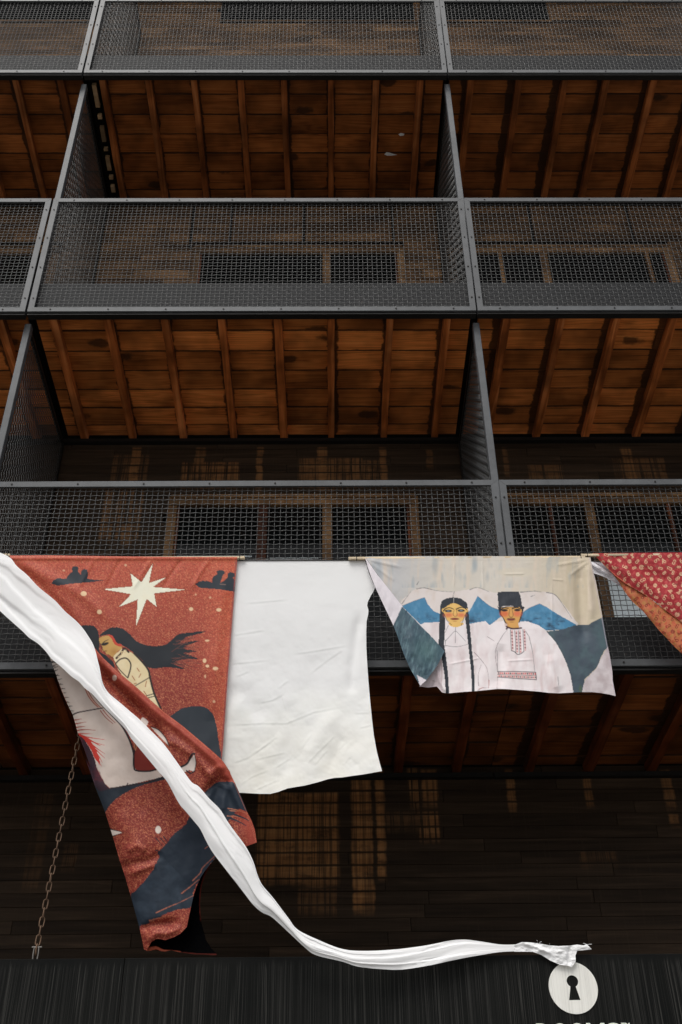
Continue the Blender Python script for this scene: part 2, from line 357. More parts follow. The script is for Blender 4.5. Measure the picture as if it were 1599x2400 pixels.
# -- ceilings with planks and joists (level k: underside of the floor at ZB[k])
PL = 0.2045
for k in range(4):
    zb = ZB[k]
    for bi, (x0, x1) in enumerate(BAYS):
        xa, xb = (x0+(0.022 if not (k == 2 and bi == 1) else 0.13), x1-0.022) if k else (x0-0.004, x1+0.004)
        deck = box('ceiling', x0-0.004, x1+0.004, 5.512, YW+0.25, zb+0.100, zb+0.30, M['backing'], bld)
        if k == 3: continue  # topmost slab is unseen, put in to block sky light
        edges = [5.512]+[5.70+PL*i for i in range(7)]
        for i, (ya, yb) in enumerate(zip(edges[:-1], edges[1:])):
            yb = min(yb, YW)
            # planks butt over a joist now and then
            cuts = [xa]
            if random.random() < 0.55:
                cuts.append(x0+0.15+0.4032*random.choice([2, 3, 4, 5, 6]))
            cuts.append(xb)
            for a, c in zip(cuts[:-1], cuts[1:]):
                dz = random.uniform(-0.004, 0.003)
                v, f = box_vf(a+0.001, c-0.001, ya+0.0022, yb-0.0022, zb+0.068+dz, zb+0.096, 0.002)
                cx, cy, cz = (a+c)/2, (ya+yb)/2, zb+0.08
                v = [(q[0]-cx, q[1]-cy, q[2]-cz) for q in v]
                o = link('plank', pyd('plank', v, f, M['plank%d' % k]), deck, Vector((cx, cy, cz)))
        jx0 = {0: -5.175, 1: -1.985, 2: 1.285}[bi]
        for j in range(8):
            jx = jx0+0.4032*j+random.uniform(-0.018, 0.018)
            if jx > x1-0.04: continue
            wj = random.uniform(0.048, 0.057)
            # joist with slightly uneven edges
            nseg = 9; V = []; Fa = []
            ys = np.linspace(5.512, YW, nseg)
            for yy in ys:
                w1 = wj/2+random.uniform(-.0025, .0025); w2 = wj/2+random.uniform(-.0025, .0025); zz = zb+random.uniform(-.003, .003)
                V += [(-w1, yy-6.2, zz), (w2, yy-6.2, zz), (w2+.001, yy-6.2, zb+.0665), (-w1-.001, yy-6.2, zb+.0665)]
            for s in range(nseg-1):
                for q in range(4):
                    Fa.append((s*4+q, s*4+(q+1) % 4, s*4+4+(q+1) % 4, s*4+4+q))
            Fa += [(3, 2, 1, 0), tuple((nseg-1)*4+q for q in range(4))]
            V = [(a, c, d-zb) for a, c, d in V]
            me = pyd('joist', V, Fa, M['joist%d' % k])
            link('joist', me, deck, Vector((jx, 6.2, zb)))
        if k == 2 and bi == 1:      # pale blocks standing in for the lit upper wall seen through the slot
            for (pa, pb) in [(372, 475), (513, 530), (570, 640), (676, 686), (718, 785), (818, 832), (868, 900)]:
                fy = lambda t: 5.60+(t-372)/(905-372)*1.15
                box('lit_wall_block', x0+0.040, x0+0.078, fy(pa), fy(pb), zb+0.045, zb+0.085, M['pale'], deck)
        # dark ledger at the wall
        box('ledger', x0, x1, YW-0.045, YW-0.002, zb-0.035, zb-0.004, M['black'], bld)

# -- edge beams
for k in range(3):
    zb = ZB[k]
    for x0, x1 in BAYS:
        v1 = box_vf(x0, x1, 5.490, 5.508, zb-0.012, zb+0.345, 0.003)
        v2 = box_vf(x0+.001, x1-.001, 5.4625, 5.511, zb-0.022, zb-0.0125)
        V, Fa = v1
        o = link('edge_beam', pyd('edge_beam', V, Fa, M['beam']), bld, Vector((0, 0, 0)))
        o2 = link('beam_flange', pyd('beam_flange', *v2, M['black']), o, Vector((0, 0, 0)))

# -- back walls: real boards
def board_wall(nm, z0, z1, h, mat, xr, lens, holes=(), jog=0.0015):
    wall = box(nm, -5.4, 4.3, YW+0.026, YW+0.24, z0, z1, M['backing'], bld)
    z = z1
    while z-h > z0-1e-6:
        x = xr[0]-random.uniform(0, lens[0])
        while x < xr[1]:
            ln = random.uniform(*lens); xe = x+ln
            segs = [(x, xe)]
            for (ha, hb, hz0, hz1) in holes:
                if z > hz0 and z-h < hz1:
                    ns = []
                    for s, e in segs:
                        if e <= ha or s >= hb: ns.append((s, e)); continue
                        if s < ha: ns.append((s, ha))
                        if e > hb: ns.append((hb, e))
                    segs = ns
            for s, e in segs:
                if e-s < 0.06 or e < xr[0] or s > xr[1]: continue
                dy = random.uniform(-jog, jog)
                v, f = box_vf(-(e-s)/2+.0012, (e-s)/2-.0012, dy, 0.024, -h/2+.0009, h/2-.0009, 0.0014)
                link('board', pyd('board', v, f, mat), wall, Vector(((s+e)/2, YW, z-h/2)))
            x = xe
        z -= h
    return wall
board_wall('ground_storey_wall', 3.01, 4.80, 0.0815, M['dark'], (-3.3, 4.2), (0.9, 1.7))
box('wall_backing', -5.4, 4.3, YW+0.02, YW+0.24, 11.0, 12.598, M['backing'], bld)
lower = box('lower_wall', -5.4, 4.3, YW+0.02, YW+0.24, 0.0, 3.008, M['backing'], bld)
DOORS = {1: [(-1.243, 0.69, 5.10, 7.055), (1.25, 3.30, 5.10, 7.055)], 2: [(-1.272, 0.715, 8.0, 10.053), (1.10, 3.22, 8.0, 10.053), (-4.4, -2.5, 8.0, 10.053)]}
board_wall('first_storey_wall', 5.10, 7.64, 0.082, M['dark1'], (-3.6, 4.2), (1.0, 1.9), DOORS[1])
board_wall('second_storey_wall', 8.0, 10.70, 0.135, M['brown'], (-4.3, 4.2), (0.9, 1.7), DOORS[2])
board_wall('third_storey_wall', 12.6, 15.0, 0.082, M['brown'], (-4.3, 4.2), (0.8, 1.8), [(-1.24, 1.02, 14.10, 15.0), (1.10, 2.60, 14.15, 15.0), (-4.4, -2.55, 14.1, 15.0)])

# -- doors and windows set in the back walls
def door(nm, x0, x1, z0, z1, splits, red=(), blinds=()):
    fr = 0.075
    root = box(nm, x0, x1, YW-0.028, YW+0.022, z1-0.085, z1, M['frame'], bld, 0.004)          # lintel rail
    box('casing', x0+0.02, x1-0.02, YW-0.041, YW-0.0285, z1-0.020, z1+0.012, M['frame'], root, 0.003)
    xs = [x0+fr/2]+[q if not isinstance(q, tuple) else q[0] for q in splits]+[x1-fr/2]
    wsp = {i+1: q[1] for i, q in enumerate(splits) if isinstance(q, tuple)}
    for i, x in enumerate(xs):
        w = wsp.get(i, fr if 0 < i < len(xs)-1 else fr*0.95)
        st = box('stile', x-w/2, x+w/2, YW-0.026, YW+0.018, z0, z1-0.087, M['redframe'] if i in red else M['frame'], root, 0.004)
        if i in (0, len(xs)-1):
            s = 1 if i == 0 else -1
            box('bead', x+s*(w/2+0.004), x+s*(w/2+0.020), YW-0.012, YW+0.012, z0, z1-0.088, M['redframe'], st)
    for i in range(len(xs)-1):
        a, c = xs[i]+wsp.get(i, fr)/2+0.001, xs[i+1]-wsp.get(i+1, fr)/2-0.001
        p = box('pane', a, c, YW+0.004, YW+0.012, z0, z1-0.0875, M['glass'], root)
        for (bi_, za, zb_, n_) in blinds:
            if bi_ == i:
                for q in range(n_):
                    zz = za+(zb_-za)*q/max(1, n_-1)
                    box('blind_slat', a+0.03, c-0.03, YW-0.008, YW-0.002, zz, zz+0.012, M['blind'], p)
    return root
door('balcony_door', *DOORS[1][0], [-0.51, -0.015], red=(1,), blinds=[(1, 6.40, 6.47, 3), (0, 6.40, 6.49, 2)])
d2 = door('balcony_door', *DOORS[1][1], [(1.705, 0.03), 2.005, (2.62, 0.03)], red=(1, 3), blinds=[(2, 6.42, 6.47, 2)])
door('balcony_door', *DOORS[2][0], [-0.015])
door('balcony_door', *DOORS[2][1], [(1.605, 0.03), 2.01, (2.98, 0.035)])
door('balcony_door', *DOORS[2][2], [-3.4])
for (a, c) in ((-1.24, 1.02), (1.10, 2.60), (-4.4, -2.55)):
    w = box('window', a, c, YW+0.008, YW+0.02, 14.15, 15.0, M['glass'], bld)
    box('sill', a-0.01, c+0.01, YW-0.018, YW+0.02, 14.112, 14.148, M['brown'], w)
pb = box('blind', 2.045, 2.40, YW-0.020, YW-0.010, 5.918, 6.40, M['blind'], d2)
# cover strips on the second storey wall
w2 = [o for o in bld.children if o.name == 'second_storey_wall'][0]
for x in (-1.30, -0.93, -0.23, 0.62, 1.95, 2.9):
    box('cover_strip', x-0.012, x+0.012, YW-0.014, YW-0.003, 10.06, 10.68, M['black'], w2)

# ------------------------------------------------------------------ woven wire
def weave_vf(w, h, sp, r, amp, sides=4):
    """crimped square mesh in the local XZ plane, origin at the lower left corner"""
    nx, nz = int(round(w/sp)), int(round(h/sp)); sx, sz = w/nx, h/nz
    Vs, Fs, off = [], [], 0
    ang = np.arange(sides)*2*np.pi/sides+np.pi/4
    def wire(path, a1, a2):
        nonlocal off
        n = len(path)
        ring = (np.cos(ang)[:, None]*a1+np.sin(ang)[:, None]*a2)*r
        Vs.append((path[:, None, :]+ring[None]).reshape(-1, 3))
        s = np.arange(n-1)[:, None]*sides; q = np.arange(sides)[None]; q2 = (q+1) % sides
        Fs.append(np.stack([s+q, s+q2, s+sides+q2, s+sides+q], -1).reshape(-1, 4)+off); off += n*sides
    for i in range(nx+1):
        t = np.arange(0, 2*nz+1); z = t*sz/2
        y = amp*np.where(t % 2 == 0, np.where((t//2+i) % 2 == 0, 1, -1), 0)
        wire(np.stack([np.full(len(t), i*sx), y, z], 1), np.array([1., 0, 0]), np.array([0, 1., 0]))
    for j in range(nz+1):
        t = np.arange(0, 2*nx+1); x = t*sx/2
        y = amp*np.where(t % 2 == 0, np.where((t//2+j) % 2 == 0, -1, 1), 0)
        wire(np.stack([x, y, np.full(len(t), j*sz)], 1), np.array([0, 1., 0]), np.array([0, 0, 1.]))
    return np.concatenate(Vs), np.concatenate(Fs)

# ------------------------------------------------------------------ railing panels
FWD = 0.042
def prism(poly, y0, y1):
    n = len(poly); v = [(x, y0, z) for x, z in poly]+[(x, y1, z) for x, z in poly]
    f = [tuple(range(n-1, -1, -1)), tuple(range(n, 2*n))]+[(i, (i+1) % n, n+(i+1) % n, n+i) for i in range(n)]
    return v, [tuple(reversed(q)) for q in f]
PANEL_MESH = {}
def panel_meshes(h):
    w = BW; a = FWD; g_ = 0.0007
    tr = prism([(0, h), (a, h-a), (w-a, h-a), (w, h)], -0.008, 0.008)
    br = prism([(0, 0), (w, 0), (w-a, a), (a, a)], -0.008, 0.008)
    ls = prism([(0, g_), (a, a+g_), (a, h-a-g_), (0, h-g_)], -0.0074, 0.0074)
    rs = prism([(w, g_), (w, h-g_), (w-a, h-a-g_), (w-a, a+g_)], -0.0074, 0.0074)
    # angle iron return behind the face
    L = box_vf(0.004, w-0.004, 0.0085, 0.030, 0.004, 0.008)
    V, Fq = weave_vf(w-2*a+0.02, h-2*a+0.02, 0.0346, 0.0022, 0.0036)
    V = V+np.array([a-0.01, 0.012, a-0.01])
    bolts = []
    def bolt(x, z):
        n = 6; p = [(x+0.0062*math.cos(i*math.pi/3), z+0.0062*math.sin(i*math.pi/3)) for i in range(n)]
        bolts.append(prism(p, -0.0125, -0.0078))
    nb = 8
    for i in range(nb):
        x = 0.16+(w-0.32)*i/(nb-1); bolt(x, a*0.5); bolt(x, h-a*0.5)
    for i in range(4):
        z = 0.14+(h-0.28)*i/3; bolt(a*0.5, z); bolt(w-a*0.5, z)
    return dict(top_rail=pyd('top_rail', *tr, M['bar']), bottom_rail=pyd('bottom_rail', *join_vf([br, L]), M['bar']), stile=[pyd('stile', *ls, M['bar']), pyd('stile', *rs, M['bar'])],
                mesh=np_mesh('wire_mesh', V, Fq, M['wire'], True), bolts=pyd('bolts', *join_vf(bolts), M['bolt']))
LV = ['lowest railing row', 'middle railing row', 'top railing row']
ND = ['chain end', 'between the mesh screens', 'keyhole emblem end']
for k in range(3):
    pm = panel_meshes(ZT[k]-ZB[k])
    for bi, (x0, x1) in enumerate(BAYS):
        if k == 0 and bi == 0: continue
        loc = Vector((x0, YF+0.008, ZB[k]))
        t = empty('railing_panel', loc, 'wire mesh railing panel of the %s, %s' % (LV[k], ND[bi]), 'railing', 'mesh railing panels along the balcony fronts')
        link('top_rail', pm['top_rail'], t, loc); link('bottom_rail', pm['bottom_rail'], t, loc)
        for s in pm['stile']: link('stile', s, t, loc)
        link('wire_mesh', pm['mesh'], t, loc); tag(link('bolts', pm['bolts'], t, loc), kind='stuff')

# ------------------------------------------------------------------ divider screens
DM = {}
SL = {0: 'behind the lowest railing row', 1: 'under the middle railing row', 2: 'above the middle railing row', 3: 'behind the top railing row'}
for k in (1, 2, 3):
    zlo = ZB[k-1]+0.345; zhi = ZB[k]-0.024 if k < 3 else 13.9
    h = zhi-zlo; d = YW-5.60-0.03
    V, Fq = weave_vf(d-0.03, h-0.03, 0.042, 0.0026, 0.0040)
    V = np.stack([V[:, 1], V[:, 0]+0.05, V[:, 2]+0.015], 1)
    dm = np_mesh('wire_mesh', V, Fq, M['darkwire'], True)
    post = pyd('post', *box_vf(-0.0235, 0.0235, -0.055, 0.0, 0.0, h, 0.003), M['bar'])
    fr = pyd('frame', *join_vf([box_vf(-0.012, 0.012, d+0.002, d+0.028, 0, h), box_vf(-0.0121, 0.0121, 0.001, d+0.001, h-0.028, h-0.001), box_vf(-0.0121, 0.0121, 0.001, d+0.001, 0.001, 0.025)]), M['black'])
    for di, x in enumerate(DIVX):
        loc = Vector((x, 5.60, zlo))
        t = empty('divider_screen', loc, 'mesh screen with grey post %s, %s' % (SL[k], ('chain side', 'keyhole emblem side', 'far end past the letter banner')[di]), 'screen', 'mesh screens between balconies')
        link('post', post, t, loc); link('wire_mesh', dm, t, loc); link('frame', fr, t, loc)

# ------------------------------------------------------------------ canopy with fascia, emblem and lettering
YC = 5.25; ZC = 3.134
can = empty('canopy', (0, YC, 2.45), 'black brushed timber canopy fascia with white keyhole emblem and lettering', 'canopy')
for i, (a, c) in enumerate(((-3.6, -0.930), (-0.9285, 2.05), (2.0515, 4.2))):
    box('fascia_board', a, c, YC, YC+0.03, 2.42, ZC, M['fascia'], can, 0.003)
box('soffit', -3.55, 4.15, YC+0.031, YW+0.018, 2.50, 2.62, M['black'], can)
box('top_board', -3.58, 4.18, YC+0.032, YW-0.004, ZC-0.075, ZC-0.045, M['black'], can)
def curve_mesh(cu, name, mat):
    ob = bpy.data.objects.new('tmp_curve', cu); COL.objects.link(ob)
    dg = bpy.context.evaluated_depsgraph_get(); dg.update()
    me = bpy.data.meshes.new_from_object(ob.evaluated_get(dg)); me.name = name
    bpy.data.objects.remove(ob); bpy.data.curves.remove(cu)
    me.materials.clear(); me.materials.append(mat)
    return me
cu = bpy.data.curves.new('emblem', 'CURVE'); cu.dimensions = '2D'; cu.fill_mode = 'BOTH'; cu.extrude = 0.0015
def spl(pts):
    s = cu.splines.new('POLY'); s.points.add(len(pts)-1); s.use_cyclic_u = True
    for q, (a, c) in zip(s.points, pts): q.co = (a, c, 0, 1)
spl([(0.1085*math.cos(t*2*math.pi/96), 0.111*math.sin(t*2*math.pi/96)) for t in range(96)])
kh = [(0.0245, -0.053), (0.009, 0.0065)]
arc = [(0.0255*math.cos(a), 0.027+0.0255*math.sin(a)) for a in np.linspace(math.radians(-62), math.radians(242), 40)]
spl([(0.0255, -0.053)]+arc+[(-0.0255, -0.053)])
em = curve_mesh(cu, 'keyhole_emblem', M['emblem'])
def upright(me, x, z, name):
    me.transform(Matrix.Rotation(math.radians(90), 4, 'X'))
    return link(name, me, can, Vector((x, YC-0.0022, z)))
upright(em, 1.0765, 2.990, 'keyhole_emblem')
xl = 0.893
for ch, wd in zip('ROOMS', (0.069, 0.075, 0.075, 0.086, 0.066)):
    tc = bpy.data.curves.new('t', 'FONT'); tc.body = ch; tc.size = 0.1; tc.offset = 0.0035; tc.extrude = 0.0012
    me = curve_mesh(tc, 'letter', M['emblem'])
    co = np.array([v.co[:] for v in me.vertices]); lo, hi = co.min(0), co.max(0)
    me.transform(Matrix.Diagonal((wd*0.93/(hi[0]-lo[0]), 0.085/(hi[1]-lo[1]), 1, 1)) @ Matrix.Translation((-lo[0], -lo[1], 0)))
    upright(me, xl, 2.757, 'letter'); xl += wd
tc = bpy.data.curves.new('t', 'FONT'); tc.body = 'TM'; tc.size = 0.028; tc.extrude = 0.001; tc.offset = 0.0006
upright(curve_mesh(tc, 'trademark', M['emblem']), xl+0.001, 2.822, 'trademark')

# ------------------------------------------------------------------ chain with shackle
ct, cb = np.array([-1.315, 5.47, 4.722]), np.array([-1.338, YC+0.016, ZC+0.045])
chn = empty('rusty_chain', tuple(cb), 'rusty steel link chain holding up the black canopy', 'chain')
def link_mesh(Lh, Wh, r, seg=14, sd=6):
    P = []
    for i in range(seg):
        a = 2*math.pi*i/seg; x = math.cos(a)*Wh; z = math.sin(a)*Wh
        z += (Lh-Wh)*(1 if z > 1e-9 else -1 if z < -1e-9 else 0)
        P.append((x, 0.0, z))
    P = np.array(P); V, Fa = [], []
    for i in range(seg):
        t = P[(i+1) % seg]-P[i-1]; t /= np.linalg.norm(t); nrm = np.array([t[2], 0, -t[0]]); bn = np.array([0, 1., 0])
        for j in range(sd):
            a = 2*math.pi*j/sd; V.append(P[i]+r*(math.cos(a)*nrm+math.sin(a)*bn))
    for i in range(seg):
        for j in range(sd):
            Fa.append((i*sd+j, i*sd+(j+1) % sd, ((i+1) % seg)*sd+(j+1) % sd, ((i+1) % seg)*sd+j))
    return V, Fa
lm = pyd('link', *link_mesh(0.0248, 0.0106, 0.0031), M['rust'], True)
axis = ct-cb; Lc = np.linalg.norm(axis); ax = Vector(axis/Lc); nl = int(Lc/0.0425)
base_q = ax.to_track_quat('Z', 'Y')
for i in range(nl+1):
    p = Vector(cb+axis*(i/nl))
    o = link('link', lm, chn, p); o.rotation_mode = 'QUATERNION'
    o.rotation_quaternion = base_q @ Matrix.Rotation(math.radians((18 if i % 2 else 108)+random.uniform(-9, 9)), 4, 'Z').to_quaternion()
sh = link('shackle', pyd('shackle', *link_mesh(0.030, 0.0115, 0.0032), M['zinc'], True), chn, Vector(cb)+Vector((0, 0, -0.018)))
box('shackle_pin', cb[0]-0.022, cb[0]+0.024, cb[1]-0.003, cb[1]+0.003, cb[2]+0.008, cb[2]+0.014, M['zinc'], chn, 0.001)

# ------------------------------------------------------------------ cloth tools (print is painted per vertex)
def srgb(c):
    c = np.asarray(c, float)/255.0
    return np.where(c <= 0.04045, c/12.92, ((c+0.055)/1.055)**2.4)
class VNoise:
    def __init__(s, seed, n=256):
        s.t = np.random.default_rng(seed).random((n, n)); s.n = n
    def __call__(s, x, y):
        x = np.asarray(x, float); y = np.asarray(y, float)
        xi = np.floor(x).astype(int); yi = np.floor(y).astype(int); fx = x-xi; fy = y-yi
        fx = fx*fx*(3-2*fx); fy = fy*fy*(3-2*fy); n = s.n
        a = s.t[xi % n, yi % n]; b = s.t[(xi+1) % n, yi % n]; c = s.t[xi % n, (yi+1) % n]; d = s.t[(xi+1) % n, (yi+1) % n]
        return (a*(1-fx)+b*fx)*(1-fy)+(c*(1-fx)+d*fx)*fy
    def fbm(s, x, y, o=4):
        r = 0; a = 0.5
        for i in range(o): r = r+a*s(x*2**i+i*13.7, y*2**i+i*7.1); a *= 0.5
        return r/(1-0.5**o)
NZ = VNoise(3); NZ2 = VNoise(5); NZ3 = VNoise(9)
def smooth_poly(p, closed=True, n=5):
    p = np.asarray(p, float); N = len(p); out = []
    for i in range(N if closed else N-1):
        p0, p1, p2, p3 = (p[(i-1) % N], p[i], p[(i+1) % N], p[(i+2) % N]) if closed else (p[max(i-1, 0)], p[i], p[i+1], p[min(i+2, N-1)])
        for t in np.arange(n)/n:
            out.append(0.5*((2*p1)+(-p0+p2)*t+(2*p0-5*p1+4*p2-p3)*t*t+(-p0+3*p1-3*p2+p3)*t**3))
    if not closed: out.append(p[-1])
    return np.array(out)
def inside(px, py, poly):
    r = np.zeros(px.shape, bool); x0, y0 = poly.min(0); x1, y1 = poly.max(0)
    idx = np.nonzero((px >= x0) & (px <= x1) & (py >= y0) & (py <= y1))[0]
    if len(idx) == 0: return r
    qx, qy = px[idx], py[idx]; c = np.zeros(len(idx), bool); n = len(poly)
    for i in range(n):
        ax_, ay = poly[i]; bx_, by = poly[(i+1) % n]
        if ay == by: continue
        m = ((ay > qy) != (by > qy)) & (qx < (bx_-ax_)*(qy-ay)/(by-ay)+ax_); c ^= m
    r[idx] = c; return r
def seg_dist(px, py, pts):
    """distance to a polyline and the position along it (0..1)"""
    best = np.full(px.shape, 1e9); par = np.zeros(px.shape); n = len(pts)-1
    for i in range(n):
        a, b = pts[i], pts[i+1]; d = b-a; L2 = d@d+1e-12
        t = np.clip(((px-a[0])*d[0]+(py-a[1])*d[1])/L2, 0, 1)
        q = np.hypot(px-a[0]-t*d[0], py-a[1]-t*d[1]); m = q < best
        best[m] = q[m]; par[m] = (i+t[m])/n
    return best, par
class Paint:
    """paints colours on the vertices of a cloth; coordinates via a transform (offset, scale)"""
    def __init__(s, px, py, base): s.px, s.py = px, py; s.c = np.tile(srgb(base), (len(px), 1)); s.o = (0, 0); s.k = 1.0
    def frame(s, ox, oy, k): s.o = (ox, oy); s.k = k
    def tr(s, p): p = np.asarray(p, float); return p/s.k+np.array(s.o)
    def poly(s, pts, col, smooth=True, rag=0.0, mask=None, alpha=1.0):
        P = s.tr(pts); P = smooth_poly(P) if smooth else P
        px, py = s.px, s.py
        if rag: px = px+(NZ.fbm(s.px*.16, s.py*.16)-.5)*rag*4; py = py+(NZ2.fbm(s.px*.16, s.py*.16)-.5)*rag*4
        m = inside(px, py, P)
        if mask is not None: m &= mask
        s.c[m] = s.c[m]*(1-alpha)+srgb(col)*alpha; return m
    def stroke(s, pts, w, col, w1=None, smooth=True, alpha=1.0, mask=None, rough=0.0):
        P = s.tr(pts); P = smooth_poly(P, False) if smooth and len(P) > 2 else P
        pad = w/s.k+3; x0, y0 = P.min(0)-pad; x1, y1 = P.max(0)+pad
        idx = np.nonzero((s.px > x0) & (s.px < x1) & (s.py > y0) & (s.py < y1))[0]
        if len(idx) == 0: return
        d, t = seg_dist(s.px[idx], s.py[idx], P)
        ww = (w if w1 is None else w+(w1-w)*t)/s.k/2
        if rough: ww = ww*(1-rough+2*rough*NZ3.fbm(s.px[idx]*.3, s.py[idx]*.3))
        a = np.clip((ww-d)/1.0+0.5, 0, 1)*alpha
        if mask is not None: a = a*mask[idx]
        s.c[idx] = s.c[idx]*(1-a[:, None])+srgb(col)*a[:, None]
    def dot(s, x, y, rx, ry, col, rot=0.0, alpha=1.0, soft=1.0):
        x, y = s.tr((x, y)); rx /= s.k; ry /= s.k
        dx, dy = s.px-x, s.py-y; ca, sa = math.cos(rot), math.sin(rot)
        q = np.hypot((dx*ca+dy*sa)/rx, (-dx*sa+dy*ca)/ry)
        a = np.clip((1-q)*min(rx, ry)/soft+0.5, 0, 1)*alpha
        s.c = s.c*(1-a[:, None])+srgb(col)*a[:, None]
    def tint(s, col, a, mask=None):
        a = np.clip(a, 0, 1)*np.ones(len(s.px))
        if mask is not None: a = a*mask
        s.c = s.c*(1-a[:, None])+srgb(col)*a[:, None]

def cloth_patch(outline, depth, step=1.7, smooth=False):
    """mesh of the cloth inside an outline (photo pixels); depth(px,py) = world Y of the cloth there"""
    P = smooth_poly(outline) if smooth else np.asarray(outline, float)
    x0, y0 = P.min(0); x1, y1 = P.max(0)
    nx, ny = int((x1-x0)/step)+2, int((y1-y0)/step)+2
    gx = x0-step/2+np.arange(nx+1)*step; gy = y0-step/2+np.arange(ny+1)*step
    cx, cy_ = np.meshgrid(gx[:-1]+step/2, gy[:-1]+step/2, indexing='ij')
    ins = inside(cx.ravel(), cy_.ravel(), P).reshape(cx.shape)
    VX, VY = np.meshgrid(gx, gy, indexing='ij')
    cnt = np.zeros(VX.shape, int)
    for a in (0, 1):
        for b in (0, 1): cnt[a:nx+a, b:ny+b] += ins
    use = cnt > 0; ids = -np.ones(VX.shape, int); ids[use] = np.arange(use.sum())
    vx, vy = VX[use].copy(), VY[use].copy(); bd = cnt[use] < 4
    # snap border vertices on the outline
    bx_, by_ = vx[bd], vy[bd]; best = np.full(len(bx_), 1e9); qx, qy = bx_.copy(), by_.copy(); n = len(P)
    for i in range(n):
        a, b = P[i], P[(i+1) % n]; d = b-a; L2 = d@d+1e-12
        t = np.clip(((bx_-a[0])*d[0]+(by_-a[1])*d[1])/L2, 0, 1); ex, ey = a[0]+t*d[0], a[1]+t*d[1]
        q = np.hypot(bx_-ex, by_-ey); m = q < best; best[m] = q[m]; qx[m] = ex[m]; qy[m] = ey[m]
    vx[bd], vy[bd] = qx, qy
    i, j = np.nonzero(ins)
    Fq = np.stack([ids[i, j], ids[i, j+1], ids[i+1, j+1], ids[i+1, j]], -1)
    return vx, vy, Fq, at_y(vx, vy, depth(vx, vy))
def cloth_object(name, patches, mat, back=None):
    """patches: list of (px,py,F,V,colours)"""
    V = np.concatenate([p[3] for p in patches]); C = np.concatenate([p[4] for p in patches]); Fs, o = [], 0
    for p in patches: Fs.append(p[2]+o); o += len(p[3])
    me = np_mesh(name, V, np.concatenate(Fs), mat, True)
    at = me.color_attributes.new('print', 'FLOAT_COLOR', 'POINT')
    at.data.foreach_set('color', np.concatenate([np.clip(C, 0, 0.9), np.ones((len(C), 1))], 1).astype(np.float32).ravel())
    if back is not None:          # (patch index, material) for the painted-dark reverse of a fold
        me.materials.append(back[1]); k0 = sum(len(p[2]) for p in patches[:back[0]]); mi = np.zeros(len(me.polygons), dtype=np.int32); mi[k0:k0+len(patches[back[0]][2])] = 1
        me.polygons.foreach_set('material_index', mi)
    ob = link(name, me); return ob
def ridge(px, py, pts, w, h):              # a crease: soft ridge along a polyline
    d, t = seg_dist(px, py, np.asarray(pts, float)); taper = np.clip(np.minimum(t, 1-t)*6, 0, 1)
    return h*np.exp(-(d/w)**2)*taper
def zfr(ox, oy, k): return lambda pts: np.asarray(pts, float)/k+np.array([ox, oy])
Z1 = zfr(0, 1280, 2.8); Z2 = zfr(80, 1750, 2.8); Z3 = zfr(500, 1280, 1568/420); Z4 = zfr(820, 1280, 2.45); Z5 = zfr(1250, 1280, 4.493)
DS = lambda p: np.asarray(p, float)*(1599/1568)
YL = 5.25                                   # plane of the cable the cloths hang from
ZCAB = 5.352

# ------------------------------------------------------------------ cable and dowels
cab = bpy.data.meshes.new('cable')
_v, _f = [], []
for i, x in enumerate(np.linspace(-5.2, 4.6, 30)):
    for j in range(6):
        a = j*math.pi/3; _v.append((x, YL+0.018+0.003*math.cos(a), ZCAB-0.013+0.003*math.sin(a)-0.0006*(x-0.3)**2*0))
for i in range(29):
    for j in range(6): _f.append((i*6+j, i*6+(j+1) % 6, i*6+6+(j+1) % 6, i*6+6+j))
cable = link('cable', pyd('cable', _v, _f, M['black'], True))
tag(cable, 'thin black cable strung along the railing carrying all the banners', 'cable')
def dowel(pxa, pxb, py, label, ties):
    a, b = at_y(pxa, py, YL+0.004), at_y(pxb, py, YL+0.004); z = (a[2]+b[2])/2
    o = box('wooden_dowel', a[0], b[0], YL-0.004, YL+0.012, z-0.008, z+0.008, M['dowel'], None, 0.002)
    tag(o, label, 'dowel', 'wooden dowels along the cable')
    for t in ties:
        x = at_y(t, py, YL)[0]
        box('tie', x-0.0018, x+0.0018, YL-0.0058, YL+0.0138, z-0.0098, z+0.0098, M['black'], o)
dowel(-160, 24, 1302, 'pale wooden dowel from which the white streamer starts', (10, 17))
dowel(30, 574, 1308.5, 'pale wooden dowel in the hem of the red night sky banner', (562,))
dowel(817, 1372, 1308, 'pale wooden dowel in the hem of the couple banner', (836, 1362))
dowel(1361.5, 1760, 1301, 'pale wooden dowel in the hem of the red letter patterned banner', (1377,))

# ------------------------------------------------------------------ white banner
white_cr = [((130, 1030), (490, 995)), ((270, 500), (650, 465)), ((160, 780), (460, 730)), ((690, 945), (950, 905), (1180, 865)), ((830, 1130), (980, 1010), (1140, 900)), ((400, 1370), (520, 1345), (620, 1290)),
            ((610, 1310), (640, 1440)), ((90, 1565), (430, 1548), (640, 1550), (880, 1450), (1170, 1395)), ((1230, 1460), (1375, 1455)), ((160, 1900), (300, 1850), (520, 1700)), ((350, 1870), (650, 1800)),
            ((800, 1920), (900, 1820), (1000, 1720), (1080, 1640)), ((880, 1920), (1000, 1780)), ((1100, 1780), (1160, 1710)), ((1130, 1920), (1200, 1840)), ((240, 2090), (330, 2020), (500, 1950)), ((350, 2140), (600, 2030)),
            ((760, 1780), (860, 1640)), ((200, 1140), (320, 1090)), ((560, 1250), (660, 1170)), ((1280, 1590), (1390, 1560)), ((540, 1940), (680, 1850)), ((380, 1800), (560, 1660))]
